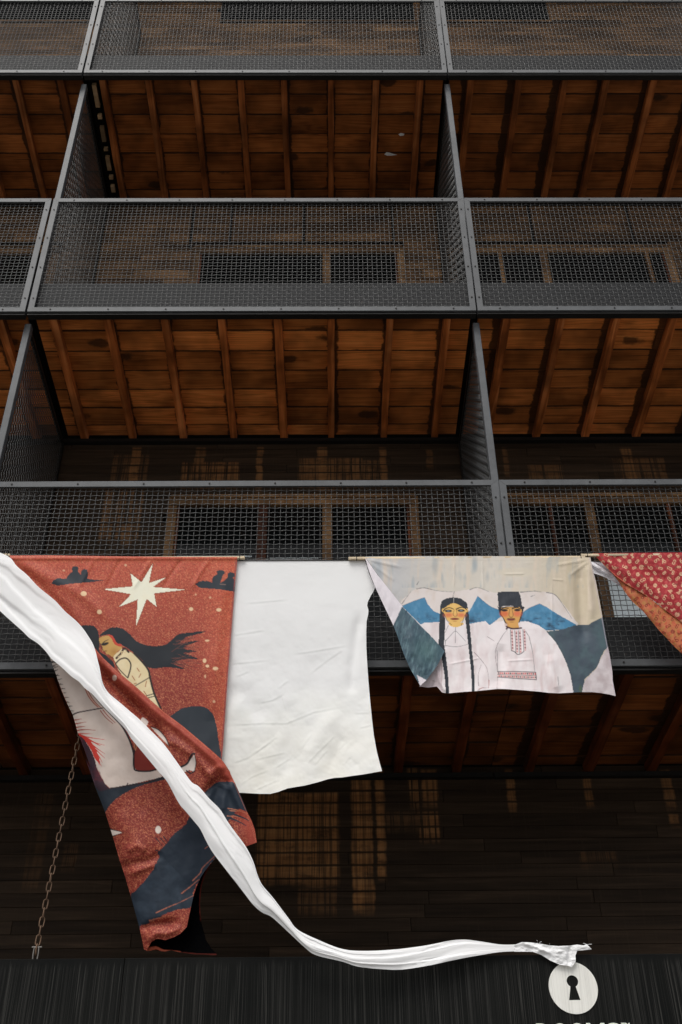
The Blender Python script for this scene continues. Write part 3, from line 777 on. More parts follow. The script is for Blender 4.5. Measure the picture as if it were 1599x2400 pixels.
def white_depth(px, py):
    v = np.clip((py-1312)/540, 0, 1.2)
    Y = YL+0.020+0.035*v**2*np.sin((px-560)/150+2.2*v)
    Y = Y+(NZ.fbm(px/95, py/120, 3)-.5)*0.030*v**0.8+(NZ2.fbm(px/26, py/26, 3)-.5)*0.0045*(0.3+v)
    Y = Y+ridge(px, py, Z3([(1290, 560), (1250, 800), (1215, 1050), (1205, 1300)]), 12, 0.008)
    Y = Y+ridge(px, py, Z3([(830, 1900), (900, 1700), (990, 1560), (1110, 1440)]), 20, -0.007)
    Y = Y+ridge(px, py, Z3([(1000, 1980), (1080, 1800), (1150, 1660)]), 14, 0.005)
    Y = Y+ridge(px, py, Z3([(90, 1300), (300, 1280), (420, 1540)]), 22, 0.008)
    for c in white_cr:
        q = Z3(c); n = np.array([-(q[-1]-q[0])[1], (q[-1]-q[0])[0]]); n /= np.linalg.norm(n)
        Y = Y+ridge(px, py, q, 2.6, -0.0008)+ridge(px, py, q+n*3.8, 3.4, 0.00065)
    return Y
wl_out = np.concatenate([Z3([(170, 122), (700, 119), (1325, 119), (1345, 175), (1362, 235), (1395, 315), (1417, 358), (1400, 400), (1378, 435), (1352, 490), (1347, 520), (1358, 560), (1357, 590), (1342, 660), (1339, 750), (1340, 880), (1346, 1000), (1358, 1180), (1376, 1380), (1390, 1520), (1405, 1650), (1432, 1800), (1458, 1900), (1477, 1968),
                             (1400, 1982), (1310, 1998), (1220, 2010), (1130, 2024), (1060, 2028), (1000, 2040), (900, 2070), (800, 2095), (720, 2108), (650, 2120), (570, 2150), (500, 2168), (400, 2167), (240, 2158), (140, 2150), (60, 1860), (80, 1500), (110, 1100), (150, 600)])])
px, py, Fq, V = cloth_patch(wl_out, white_depth)
pt = Paint(px, py, (246, 246, 243))
pt.tint((226, 222, 208), NZ.fbm(px/60, py/60)*0.8*np.clip((py-1600)/250, 0, 1))
o = cloth_object('white_banner', [(px, py, Fq, V, pt.c)], M['cotton'])
tag(o, 'plain white cloth banner between the red banner and the couple banner', 'banner')

# ------------------------------------------------------------------ red banner
def speck(px, py, s=1.0):
    k = RNG.random()*90
    return (RNG.random(px.shape)*0.40+NZ3.fbm(px*0.50+k, py*0.58+k, 2)*1.2-0.36)*s
def red_base(p, dark=0.0):
    px, py = p.px, p.py
    v = np.clip((py-1300)/330, 0, 1)
    p.tint((136, 50, 42), (v**0.8)*0.95*(1-0.55*np.clip((px-440)/110, 0, 1)))
    p.tint((206, 96, 62), np.clip((px-470)/90, 0, 1)*0.5)
    p.tint((232, 150, 108), np.clip(speck(px, py)-0.42, 0, 1)*1.2)
    p.tint((92, 26, 24), np.clip(speck(px, py)-0.40, 0, 1)*1.0)
    p.tint((110, 34, 30), np.clip(dark, 0, 1))
A_out = np.concatenate([Z1([(62, 62), (300, 60), (700, 66), (1100, 70), (1558, 72), (1556, 110), (1542, 260), (1530, 420), (1516, 600), (1500, 800), (1487, 980), (1475, 1150), (1465, 1300), (1456, 1400), (1452, 1470), (1300, 1360), (1000, 1130), (700, 880), (560, 730), (470, 570), (350, 430), (220, 300), (100, 150)])])
def A_depth(px, py):
    v = np.clip((py-1303)/450, 0, 1)
    Y = YL-0.002+0.012*v+(NZ.fbm(px/70, py/130, 3)-.5)*0.022*(0.15+v)
    for k, (x0, x1) in enumerate(((620, 540), (800, 720), (1000, 900), (1200, 1090), (1380, 1280))):
        Y = Y+ridge(px, py, Z1([(x0, 78), ((x0+x1)/2-10, 170), (x1-30, 290)]), 5, 0.004 if k % 2 else -0.004)
    Y = Y+ridge(px, py, Z1([(75, 75), (300, 190), (560, 330), (760, 520)]), 14, -0.008)
    Y = Y+ridge(px, py, Z1([(70, 100), (260, 260), (420, 420), (560, 640)]), 12, 0.012)
    Y = Y+ridge(px, py, Z1([(1480, 110), (1440, 500), (1400, 900), (1380, 1150)]), 16, -0.008)
    Y = Y-0.006*np.exp(-((py-1308)/5)**2)
    return Y
px, py, Fq, V = cloth_patch(A_out, A_depth, 1.45)
p = Paint(px, py, (196, 86, 64)); red_base(p); p.frame(0, 1280, 2.8)
NAVY, INK, CREAM = (40, 48, 57), (30, 35, 42), (232, 216, 186)
star = [(1003, 115), (978, 243), (1092, 204), (1005, 268), (1217, 286), (1012, 310), (1028, 397), (963, 346), (893, 527), (905, 350), (783, 398), (862, 315), (676, 283), (872, 264), (858, 180), (930, 237)]
p.stroke(star+[star[0]], 9, (150, 72, 42), smooth=False, alpha=0.8); p.poly(star, (250, 238, 214), smooth=False); p.tint((252, 244, 226), NZ.fbm(px/14, py/14)*0.8, inside(px, py, p.tr(star)))
for x, y, a, b in ((550, 312, 20, 16), (653, 432, 16, 15), (1255, 413, 14, 12), (1437, 418, 17, 11), (1343, 752, 12, 14), (1362, 787, 12, 10), (1415, 803, 18, 11), (1380, 337, 8, 7), (1285, 318, 6, 6), (1360, 620, 14, 6), (1348, 855, 6, 12), (1405, 1020, 9, 9), (420, 160, 8, 6), (825, 125, 8, 8)):
    p.dot(x, y, a, b, (236, 202, 160), alpha=0.95 if a > 9 else 0.6)
boat1 = [(338, 245), (350, 225), (375, 212), (435, 212), (452, 185), (478, 168), (472, 150), (480, 134), (510, 132), (518, 150), (512, 166), (530, 188), (536, 160), (552, 150), (573, 155), (579, 178), (573, 215), (620, 221), (682, 225), (600, 236), (470, 246), (380, 259)]
boat2 = [(1282, 250), (1310, 230), (1360, 228), (1393, 237), (1393, 212), (1407, 194), (1426, 186), (1422, 165), (1446, 155), (1473, 163), (1476, 180), (1463, 193), (1455, 215), (1447, 240), (1472, 228), (1497, 202), (1492, 182), (1512, 170), (1539, 178), (1543, 195), (1530, 208), (1541, 228), (1541, 300), (1450, 285), (1310, 272)]
for b in (boat1, boat2): p.poly(b, NAVY, smooth=False, rag=0.4)
p.poly([(1458, 205), (1463, 222), (1480, 218), (1470, 205)], (180, 92, 68)); p.stroke([(1445, 250), (1482, 252)], 4, (150, 120, 110))
p.poly([(520, 530), (580, 520), (625, 530), (648, 575), (655, 640), (655, 690), (700, 720), (745, 765), (740, 800), (600, 660), (540, 600)], INK, rag=0.3)
p.tint((120, 62, 28), np.clip(1-np.hypot(px-262, py-1541)/10, 0, 1)*0.8)
hair = [(655, 592), (690, 555), (740, 533), (800, 540), (850, 575), (880, 610), (930, 640), (1000, 655), (1080, 650), (1130, 615), (1170, 580), (1250, 566), (1350, 558), (1290, 580), (1225, 598), (1180, 640), (1235, 628), (1300, 622), (1200, 668), (1290, 690), (1205, 702), (1300, 738), (1200, 742), (1135, 768), (1215, 806), (1100, 795), (1010, 803), (960, 786), (930, 742), (880, 702), (840, 672), (800, 652), (770, 640), (740, 590), (700, 580)]
p.poly(hair, INK, rag=0.5)
for k in range(34):
    y0 = 620+RNG.random()*150; y1 = y0+RNG.normal(0, 45)-20
    p.stroke([(1060, 660+(y0-620)*0.85), (1150, y0+5), (1220+RNG.random()*110, y1)], 7, INK, 1.0, alpha=0.8)
    if k % 2: p.stroke([(1120+RNG.random()*40, y0), (1240+RNG.random()*50, y1+12)], 2.5, (150, 80, 62), 1, alpha=0.6)
p.poly([(655, 602), (700, 588), (738, 594), (762, 635), (803, 665), (772, 692), (746, 727), (716, 712), (697, 707), (690, 692), (670, 682), (676, 666), (655, 632)], (203, 160, 92))
p.poly([(708, 583), (738, 588), (768, 635), (800, 645), (790, 660), (752, 642), (730, 603)], (198, 70, 50))
p.stroke([(668, 645), (690, 624), (712, 614)], 8, INK, 3); p.dot(692, 642, 24, 9, (34, 28, 28), -0.35); p.stroke([(680, 690), (700, 688)], 5, (110, 50, 36)); p.stroke([(660, 640), (668, 668), (678, 682)], 4, INK)
p.tint((170, 112, 52), np.clip(1-np.hypot(px-268, py-1528)/14, 0, 1)*0.6, inside(px, py, smooth_poly(p.tr([(655, 602), (738, 594), (762, 635), (803, 665), (746, 727), (690, 692)]))))
torso = [(746, 727), (775, 695), (815, 668), (850, 690), (920, 740), (975, 810), (988, 860), (1012, 960), (1055, 1065), (1000, 1035), (890, 940), (820, 870), (775, 805), (758, 762)]
p.poly(torso, (226, 205, 158)); p.tint((240, 226, 190), NZ.fbm(px/12, py/12)*0.8, inside(px, py, smooth_poly(p.tr(torso))))
p.stroke([(880, 703), (935, 760), (975, 815), (987, 870), (1012, 965), (1057, 1068)], 13, (44, 32, 30)); p.stroke([(762, 768), (790, 742), (830, 736), (856, 765), (858, 800), (840, 862)], 9, (48, 34, 30))
p.stroke([(765, 735), (795, 705), (815, 672), (845, 694)], 14, (60, 30, 28)); p.stroke([(775, 728), (800, 712), (800, 690), (822, 700), (828, 682)], 5, (222, 196, 150), smooth=False)
for q in (((890, 915), (940, 887), (992, 855)), ((955, 985), (1012, 968)), ((965, 997), (1018, 984)), ((758, 770), (790, 815), (838, 864))): p.stroke(q, 6, (46, 34, 30))
for q in (((868, 852), (886, 880)), ((925, 838), (912, 862)), ((962, 886), (955, 922)), ((945, 952), (962, 978)), ((900, 800), (915, 822)), ((880, 905), (895, 900))): p.stroke(q, 5, (168, 92, 46))
p.poly([(1100, 1140), (1160, 1085), (1220, 1058), (1300, 1050), (1350, 1060), (1395, 1100), (1420, 1170), (1430, 1240), (1437, 1290), (1458, 1400), (1440, 1440), (1390, 1400), (1260, 1300), (1130, 1190)], (44, 51, 59), rag=0.5)
p.tint((90, 40, 42), np.clip((py-1290-0.0)/12, 0, 1)*0.0)
d_, _ = seg_dist(px, py, Z1([(1556, 90), (1542, 260), (1516, 600), (1487, 980), (1456, 1400)])); p.tint((120, 62, 70), np.clip(1.6-np.abs(d_-2.0), 0, 1)*0.8)
p.tint((232, 150, 110), np.clip(1-np.abs(py-1315.5)/0.9, 0, 1)*0.35)
patchA = (px, py, Fq, V, p.c)

B_out = np.concatenate([Z1([(316, 700), (345, 780), (368, 840), (400, 940), (440, 1030), (480, 1110), (510, 1220), (560, 1350), (600, 1470)]),
    Z2([(335, 70), (400, 260), (470, 440), (520, 600), (560, 740), (600, 860), (640, 1000), (690, 1180), (705, 1250), (722, 1332), (740, 1336), (752, 1315), (768, 1285), (800, 1262), (825, 1262), (860, 1270), (915, 1252), (960, 1228), (1003, 1182), (1020, 1100), (1033, 1040), (1050, 965), (1068, 915), (1090, 865), (1118, 820), (1150, 780), (1205, 715), (1300, 680), (1390, 655), (1463, 628), (1456, 590), (1450, 545), (1430, 490), (1400, 430), (1362, 335), (1320, 240), (1290, 180)]),
    Z1([(1510, 1480), (1485, 1440), (1455, 1400), (1395, 1345), (1330, 1290), (1200, 1180), (1080, 1090), (1000, 1020), (890, 920), (770, 820), (680, 735), (620, 665), (560, 600), (430, 560), (330, 640)])])
B_left = np.concatenate([Z1([(316, 700), (368, 840), (440, 1030), (480, 1110), (560, 1350), (600, 1470)]), Z2([(400, 260), (520, 600), (600, 860), (690, 1180), (722, 1332)])])
B_hem = np.concatenate([Z1([(560, 600), (680, 735), (770, 820), (890, 920), (1000, 1020), (1080, 1090), (1200, 1180), (1330, 1290), (1455, 1400), (1510, 1480)]), Z2([(1320, 240), (1400, 430), (1463, 628)])])
def B_depth(px, py):
    v = np.clip((py-1540)/690, 0, 1)
    Y = 5.205+0.065*v+(NZ.fbm(px/80+3, py/110, 3)-.5)*0.03+(NZ2.fbm(px/24, py/24, 3)-.5)*0.004
    dl, _ = seg_dist(px, py, B_left); Y = Y+0.05*np.exp(-dl/16)
    dh, th = seg_dist(px, py, B_hem)
    Y = Y-0.018*np.exp(-((dh-11)/10)**2)*np.clip((1-th)*8, 0, 1)
    Y = Y+ridge(px, py, Z1([(640, 740), (720, 880), (830, 1000), (930, 1100), (1010, 1180), (1100, 1290)]), 11, 0.034)
    Y = Y+ridge(px, py, Z1([(1060, 1240), (1180, 1310), (1290, 1390), (1380, 1500), (1400, 1568)]), 10, -0.012)
    Y = Y+ridge(px, py, Z2([(1110, 340), (1150, 260), (1230, 215), (1310, 235)]), 8, 0.016)+ridge(px, py, Z2([(1130, 200), (1200, 140), (1280, 130)]), 9, -0.010)
    Y = Y+ridge(px, py, Z2([(1170, 420), (1190, 320), (1220, 240)]), 12, 0.014)+ridge(px, py, Z2([(1230, 440), (1250, 330), (1270, 250)]), 10, -0.010)
    Y = Y+ridge(px, py, Z2([(560, 800), (640, 770), (760, 745), (850, 700)]), 10, 0.012)+ridge(px, py, Z2([(600, 690), (680, 650), (740, 690)]), 9, -0.010)
    Y = Y+ridge(px, py, Z2([(620, 840), (720, 800), (800, 770)]), 8, -0.010)
    Y = Y+ridge(px, py, Z2([(700, 1210), (760, 1170), (840, 1160), (960, 1150)]), 10, 0.020)+ridge(px, py, Z2([(740, 1290), (800, 1225), (880, 1225), (980, 1180)]), 8, -0.012)
    return Y
px, py, Fq, V = cloth_patch(B_out, B_depth, 1.45)
p = Paint(px, py, (134, 48, 40))
p.tint((222, 138, 100), np.clip(speck(px, py)-0.38, 0, 1)*1.4); p.tint((88, 24, 22), np.clip(speck(px, py)-0.36, 0, 1)*1.2)
dh, th = seg_dist(px, py, B_hem); p.tint((172, 74, 58), np.exp(-((dh-10)/13)**2)*0.7)
p.frame(0, 1280, 2.8)
robe1 = [(310, 690), (345, 780), (380, 880), (440, 1030), (478, 1110), (490, 1180), (515, 1240), (575, 1300), (612, 1370), (632, 1450), (690, 1560), (725, 1590), (850, 1565), (940, 1545), (1065, 1515), (1040, 1470), (980, 1476), (900, 1474), (880, 1450), (878, 1360), (850, 1270), (800, 1180), (740, 1115), (670, 1040), (590, 945), (560, 880), (540, 640), (420, 560), (330, 620)]
m = p.poly(robe1, (219, 205, 196), smooth=False); p.tint((198, 180, 168), NZ.fbm(px/22, py/22)*0.7, m)
p.poly([(600, 930), (680, 1040), (740, 1110), (850, 1240), (880, 1330), (890, 1310), (930, 1300), (760, 1080)], (150, 62, 52))
for x0 in range(14):
    t = x0/14; q = B_left[0]+(B_left[3]-B_left[0])*t; p.frame(0, 0, 1); p.stroke([q+(-1, 0), q+(5+3*RNG.random(), -2+4*RNG.random())], 2.6, (44, 34, 36), 0.5, smooth=False)
p.frame(0, 1280, 2.8)
p.stroke([(340, 762), (355, 760), (385, 768)], 14, (38, 30, 34), 4)
for y in (785, 800, 820, 850): p.stroke([(350+(y-785)*.35, y), (382, y-12)], 6, (40, 32, 36), 2, smooth=False)
p.stroke([(590, 945), (670, 1040), (740, 1115), (800, 1180), (845, 1260), (872, 1335), (884, 1400)], 12, (42, 30, 36)); p.stroke([(470, 1113), (500, 1096), (545, 1085), (675, 1062)], 10, (48, 32, 38), 7)
for q in (((560, 935), (578, 980), (610, 1025), (645, 1058)), ((572, 935), (600, 990), (635, 1035), (662, 1058)), ((660, 1080), (695, 1125), (742, 1165)), ((676, 1074), (712, 1118), (756, 1158))): p.stroke(q, 6, (158, 66, 50), 4)
p.stroke([(566, 940), (590, 988), (622, 1030), (652, 1058)], 7, (214, 150, 122), alpha=0.6)
p.poly([(905, 1290), (880, 1360), (884, 1440), (905, 1468), (980, 1470), (1080, 1440), (1000, 1340)], (134, 50, 42), rag=0.2)
p.stroke([(905, 1285), (882, 1350), (880, 1450), (902, 1474), (985, 1476), (1040, 1458)], 11, (40, 30, 34)); p.stroke([(898, 1290), (890, 1340), (880, 1290)], 5, (188, 128, 92))
RED = (196, 58, 48)
p.poly([(505, 1235), (560, 1248), (610, 1300), (645, 1370), (655, 1425), (622, 1390), (600, 1340), (560, 1280)], RED, rag=0.2)
for q in (((485, 1143), (540, 1133)), ((488, 1168), (570, 1153)), ((495, 1190), (566, 1181)), ((497, 1211), (560, 1204), (628, 1208)), ((508, 1232), (612, 1230)), ((515, 1240), (600, 1258), (695, 1271)), ((555, 1258), (620, 1288), (690, 1307)), ((590, 1290), (640, 1330), (688, 1362)), ((600, 1305), (650, 1355), (690, 1393)), ((612, 1330), (650, 1380), (672, 1421)), ((625, 1380), (650, 1420), (668, 1444)), ((575, 1262), (640, 1300), (660, 1310)), ((610, 1350), (640, 1400), (652, 1436))):
    p.stroke(q, 10, RED if q[0][1] > 1225 else (160, 60, 48), 1.5)
p.poly([(470, 1232), (515, 1240), (560, 1280), (600, 1345), (625, 1405), (640, 1470), (690, 1560), (720, 1600), (640, 1640), (560, 1500)], (58, 40, 50), rag=0.3); p.tint((110, 42, 52), np.clip(NZ.fbm(px/9, py/9)-.45, 0, 1)*1.6*inside(px, py, p.tr([(505, 1240), (560, 1280), (625, 1405), (690, 1560), (600, 1560), (540, 1400)])))
p.poly([(925, 1140), (940, 1125), (972, 1150), (960, 1182), (935, 1165)], (215, 202, 194)); p.poly([(995, 1188), (1040, 1205), (1085, 1255), (1110, 1310), (1060, 1262), (1015, 1215)], (205, 192, 184)); p.stroke([(990, 1185), (1040, 1205), (1085, 1255), (1112, 1312)], 6, (40, 30, 34))
p.poly([(1190, 1450), (1230, 1430), (1262, 1385), (1277, 1372), (1286, 1420), (1277, 1476), (1243, 1470), (1210, 1482)], (214, 202, 194)); p.stroke([(1190, 1448), (1230, 1425), (1258, 1370), (1276, 1362)], 13, (36, 30, 34)); p.stroke([(1276, 1362), (1287, 1420), (1278, 1474)], 5, (36, 30, 34)); p.stroke([(1225, 1474), (1250, 1490), (1275, 1478)], 9, (34, 28, 32))
p.dot(752, 865, 15, 19, (226, 206, 192))
p.frame(80, 1750, 2.8)
p.poly([(395, 250), (430, 290), (500, 275), (560, 262), (640, 245), (740, 228), (850, 195), (870, 212), (720, 250), (620, 292), (530, 350), (480, 410), (455, 440), (400, 300)], (38, 46, 56), rag=0.35)
p.stroke([(500, 272), (600, 258), (615, 240), (625, 255), (740, 232), (845, 205)], 6, (46, 30, 30))
p.poly([(480, 535), (565, 558), (578, 564), (505, 590)], (222, 206, 196), smooth=False); p.stroke([(500, 540), (545, 552), (590, 562)], 8, (42, 32, 36), 2); p.stroke([(515, 588), (585, 565)], 6, (42, 32, 36), 2)
p.dot(815, 545, 19, 25, (226, 212, 200))
SW = (36, 46, 58)
p.poly([(1030, 455), (1090, 430), (1300, 640), (1210, 712), (1150, 782), (1100, 855), (1050, 940), (1030, 1050), (920, 1075), (850, 1105), (780, 1142), (740, 1165), (700, 1172), (690, 1190), (630, 1000), (680, 930), (760, 840), (800, 770), (822, 720), (815, 690), (870, 635), (930, 560), (985, 520)], SW, rag=1.2)
p.tint((70, 84, 98), np.clip(NZ2.fbm(px/18, py/18)-.35, 0, 1)*0.6*inside(px, py, p.tr([(640, 1000), (840, 720), (980, 860), (960, 1060), (720, 1160)])))
for q in (((800, 600), (845, 655)), ((830, 600), (870, 650)), ((850, 590), (885, 640)), ((800, 680), (840, 690))): p.stroke(q, 8, (44, 36, 44), 2)
for q, w in ((((800, 1090), (870, 1058), (960, 1020), (1060, 970)), 7), (((970, 962), (1030, 915), (1080, 872)), 7), (((1040, 880), (1090, 830), (1110, 790), (1190, 715)), 6), (((760, 1142), (820, 1125), (850, 1120)), 10), (((1120, 670), (1140, 655)), 3)):
    p.stroke(q, w, (182, 108, 84), 3, rough=0.9, alpha=0.9)
p.poly([(1110, 330), (1160, 265), (1210, 233), (1325, 240), (1368, 330), (1405, 425), (1350, 410), (1300, 450), (1260, 500), (1200, 460)], SW, rag=0.8)
for q in (((1270, 405), (1330, 415), (1400, 440)), ((1270, 455), (1340, 460), (1420, 490)), ((1285, 420), (1350, 425))): p.stroke(q, 6, (190, 120, 92), 3, rough=0.8)
for q in (((1290, 470), (1340, 490), (1395, 520)), ((1300, 440), (1380, 470), (1415, 490)), ((1270, 520), (1310, 535))): p.stroke(q, 14, SW, 3)
p.frame(0, 0, 1); p.tint((214, 122, 92), np.clip(1-np.abs(dh-1.8)/0.9, 0, 1)*0.55)
patchB = (px, py, Fq, V, p.c)
C_out = Z2([(1215, 700), (1150, 790), (1118, 860), (1100, 915), (1088, 1030), (1092, 1100), (1100, 1160), (1130, 1270), (1165, 1325), (1199, 1358), (1196, 1370), (1120, 1364), (1050, 1362), (960, 1350), (900, 1336), (850, 1346), (790, 1335), (740, 1342), (728, 1326), (765, 1250), (850, 1100), (1000, 860), (1120, 720)])
def C_depth(px, py): return 5.325+(NZ.fbm(px/30, py/60)-.5)*0.02-0.02*np.clip((py-2190)/50, 0, 1)
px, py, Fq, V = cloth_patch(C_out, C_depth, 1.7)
p = Paint(px, py, (4, 4, 5)); p.frame(80, 1750, 2.8)  # near-black paint stands in for the darkness seen inside the curl
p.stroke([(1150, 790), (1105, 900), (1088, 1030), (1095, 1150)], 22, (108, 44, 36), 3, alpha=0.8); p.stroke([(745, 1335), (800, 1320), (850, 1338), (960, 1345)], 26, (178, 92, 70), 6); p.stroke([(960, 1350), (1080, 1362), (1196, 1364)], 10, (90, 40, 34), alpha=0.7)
patchC = (px, py, Fq, V, p.c)
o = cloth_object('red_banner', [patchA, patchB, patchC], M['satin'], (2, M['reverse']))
tag(o, 'red printed banner with cream star and long-haired figures, twisted by the wind', 'banner')

# ------------------------------------------------------------------ couple banner
E_out = Z4([(86, 60), (400, 57), (800, 57), (1200, 61), (1382, 65), (1390, 110), (1415, 210), (1434, 310), (1452, 410), (1475, 540), (1495, 640), (1508, 720), (1510, 770), (1527, 861), (1490, 852), (1440, 843), (1390, 838), (1330, 838), (1260, 842), (1200, 845), (1140, 842), (1080, 835), (1000, 828), (900, 821), (850, 820), (790, 826), (730, 832), (640, 838), (560, 846), (530, 840), (500, 806), (450, 812), (398, 806), (412, 788), (440, 760), (480, 710), (515, 645), (540, 604), (470, 520), (390, 436), (300, 345), (180, 190)])
def E_depth(px, py):
    v = np.clip((py-1303)/320, 0, 1.1)
    Y = YL-0.004+0.02*v*np.sin((px-820)/85)+(NZ.fbm(px/75+9, py/120, 3)-.5)*0.022*v+(NZ2.fbm(px/22, py/22, 3)-.5)*0.003
    Y = Y+ridge(px, py, Z4([(1310, 110), (1320, 260), (1330, 420), (1350, 560)]), 13, 0.016)+ridge(px, py, Z4([(1370, 80), (1375, 250), (1395, 420)]), 9, -0.010)
    Y = Y+ridge(px, py, Z4([(1150, 620), (1170, 740), (1200, 840)]), 12, -0.010)+ridge(px, py, Z4([(870, 560), (860, 700), (850, 815)]), 14, 0.010)
    for a, b in (((880, 160), (1010, 158)), ((1160, 190), (1230, 196)), ((600, 90), (600, 240)), ((1160, 200), (1165, 480)), ((760, 70), (768, 260)), ((560, 680), (760, 640)), ((900, 660), (1060, 650))):
        Y = Y+ridge(px, py, Z4([a, b]), 2.2, -0.0022)
    for a, b in (((1380, 75), (1180, 110)), ((1380, 80), (1260, 170)), ((92, 75), (300, 120)), ((92, 78), (260, 200))):
        Y = Y+ridge(px, py, Z4([a, b]), 4, -0.003)
    Y = Y+ridge(px, py, Z4([(560, 846), (520, 780), (500, 700)]), 5, -0.010)+ridge(px, py, Z4([(470, 810), (480, 770)]), 4, 0.006)
    return Y
px, py, Fq, V = cloth_patch(E_out, E_depth, 1.3)
p = Paint(px, py, (214, 207, 196)); p.frame(820, 1280, 2.45)
zx, zy = (px-820)*2.45, (py-1280)*2.45
p.tint((205, 190, 164), np.clip((zx-950)/300, 0, 1)*0.9); p.tint((196, 196, 198), np.clip((560-zx)/300, 0, 1)*0.9)
vstr = NZ.fbm(zx/26, zy/170, 3)
p.tint((222, 206, 188), np.clip((vstr-.45)*3, 0, 1)*0.7); p.tint((150, 168, 178), np.clip((NZ2.fbm(zx/30, zy/120, 3)-.55)*4, 0, 1)*0.5*(zy < 240))
for x, y, w, h in ((490, 110, 16, 60), (720, 95, 14, 40), (155, 140, 26, 60), (790, 175, 10, 24)): p.dot(x, y, w, h, (132, 150, 162), alpha=0.35, soft=6)
p.dot(960, 150, 110, 26, (216, 206, 188), alpha=0.8, soft=4)
WHT = (242, 233, 234)
mount = [(296, 340), (330, 285), (380, 245), (425, 240), (500, 255), (590, 262), (660, 252), (735, 240), (790, 256), (850, 268), (990, 262), (1060, 262), (1150, 266), (1190, 290), (1240, 350), (1290, 420), (1310, 450), (1240, 470), (1130, 490), (900, 500), (500, 480), (430, 450)]
m = p.poly(mount, (228, 218, 214), rag=0.4); p.tint((214, 198, 186), np.clip(NZ.fbm(zx/30, zy/50)-.4, 0, 1)*1.2, m)
for q in (((385, 246), (430, 240), (500, 256), (590, 263)), ((690, 250), (735, 238), (800, 262)), ((980, 265), (1060, 258), (1100, 264)), ((1130, 266), (1180, 280), (1230, 345), (1275, 415)), ((300, 330), (330, 290), (350, 262)), ((1040, 290), (1065, 280)), ((385, 222), (398, 200)), ((600, 262), (590, 300))):
    p.stroke(q, 5, (62, 66, 72), 1.5, alpha=0.75, rough=0.8)
robes = [(370, 445), (420, 432), (520, 425), (620, 440), (720, 432), (780, 430), (800, 452), (850, 432), (1010, 430), (1080, 452), (1130, 490), (1182, 550), (1232, 640), (1268, 740), (1285, 850), (1000, 870), (380, 870), (480, 620), (545, 604)]
m = p.poly(robes, WHT, rag=0.3); p.tint((214, 194, 194), np.clip(NZ2.fbm(zx/34, zy/90, 3)-.42, 0, 1)*1.5, m); p.tint((243, 238, 238), np.clip(NZ.fbm(zx/40, zy/60, 3)-.45, 0, 1)*1.6, m)
p.tint((205, 172, 168), np.clip(NZ3.fbm(zx/20, zy/110, 3)-.45, 0, 1)*2*np.clip(1-np.abs(zx-1130)/90, 0, 1)*(zy > 560))
BLU = (74, 134, 172)
for q in ([(296, 345), (360, 318), (430, 294), (445, 330), (480, 372), (525, 392), (525, 435), (430, 440), (405, 450), (350, 395)], [(735, 287), (770, 318), (810, 348), (872, 372), (880, 398), (850, 420), (802, 455), (780, 430), (720, 440), (680, 448), (680, 385), (700, 350)], [(980, 390), (1030, 355), (1090, 330), (1130, 350), (1200, 395), (1302, 452), (1250, 472), (1190, 482), (1130, 486), (1080, 452), (1020, 432), (975, 432)]):
    m = p.poly(q, BLU, smooth=False, rag=0.3); p.tint((104, 158, 192), np.clip(NZ.fbm(zx/18, zy/30)-.4, 0, 1)*1.5, m); p.tint((52, 76, 100), np.clip(NZ2.fbm(zx/26+5, zy/16)-.52, 0, 1)*3.0*np.clip((zy-370)/60, 0, 1), m); p.stroke(q[:4], 2.2, (58, 66, 78), alpha=0.6, smooth=False)
SL_ = (76, 88, 99)
m = p.poly([(1130, 490), (1200, 482), (1300, 454), (1370, 450), (1460, 405), (1500, 570), (1462, 600), (1440, 640), (1425, 690), (1370, 745), (1348, 765), (1335, 850), (1285, 850), (1270, 745), (1232, 640), (1182, 550)], SL_, smooth=False, rag=0.9); p.tint((84, 108, 112), np.clip(NZ.fbm(zx/50, zy/60)-.38, 0, 1)*1.6, m); p.tint((60, 70, 82), np.clip(NZ2.fbm(zx/60, zy/40)-.45, 0, 1)*1.4, m)
m = p.poly([(1495, 560), (1465, 602), (1440, 645), (1425, 692), (1370, 748), (1350, 768), (1332, 850), (1540, 880), (1520, 700)], (220, 210, 212), smooth=False, rag=1.2); p.tint((186, 170, 172), np.clip(NZ.fbm(zx/40, zy/40)-.4, 0, 1)*2.0, m); p.dot(1325, 820, 8, 20, (96, 116, 70), alpha=0.5, soft=4)
# woman
p.poly([(520, 345), (528, 315), (555, 300), (595, 294), (640, 301), (672, 326), (682, 380), (692, 480), (702, 600), (714, 700), (717, 850), (703, 850), (697, 720), (684, 600), (671, 480), (660, 395), (600, 340), (545, 385), (548, 460), (542, 560), (552, 630), (563, 720), (572, 850), (552, 850), (544, 740), (528, 640), (510, 560), (513, 480), (517, 400)], (44, 50, 58), smooth=False, rag=0.2)
for k in range(12):
    yy = 420+k*34; p.stroke([(512+k*2.6, yy), (546+k*2, yy-14)], 2, (88, 92, 98), alpha=0.35, smooth=False); p.stroke([(674+k*2.8, yy), (696+k*2, yy-14)], 2, (88, 92, 98), alpha=0.35, smooth=False)
p.stroke([(597, 297), (596, 326)], 2.5, (200, 196, 190))
SK = (236, 192, 112)
p.poly([(572, 440), (646, 440), (650, 452), (612, 466), (575, 456)], SK)
p.poly([(538, 368), (556, 346), (597, 327), (640, 345), (668, 366), (662, 396), (648, 428), (605, 450), (570, 436), (548, 400)], SK)
p.dot(536, 368, 7, 11, SK); p.dot(672, 368, 7, 11, SK)
p.dot(568, 396, 25, 13, (222, 108, 78), alpha=0.78, soft=6); p.dot(640, 396, 25, 13, (222, 108, 78), alpha=0.78, soft=6); p.tint((238, 204, 130), np.clip(1-np.hypot((zx-600)/18, (zy-345)/14), 0, 1)*0.7)
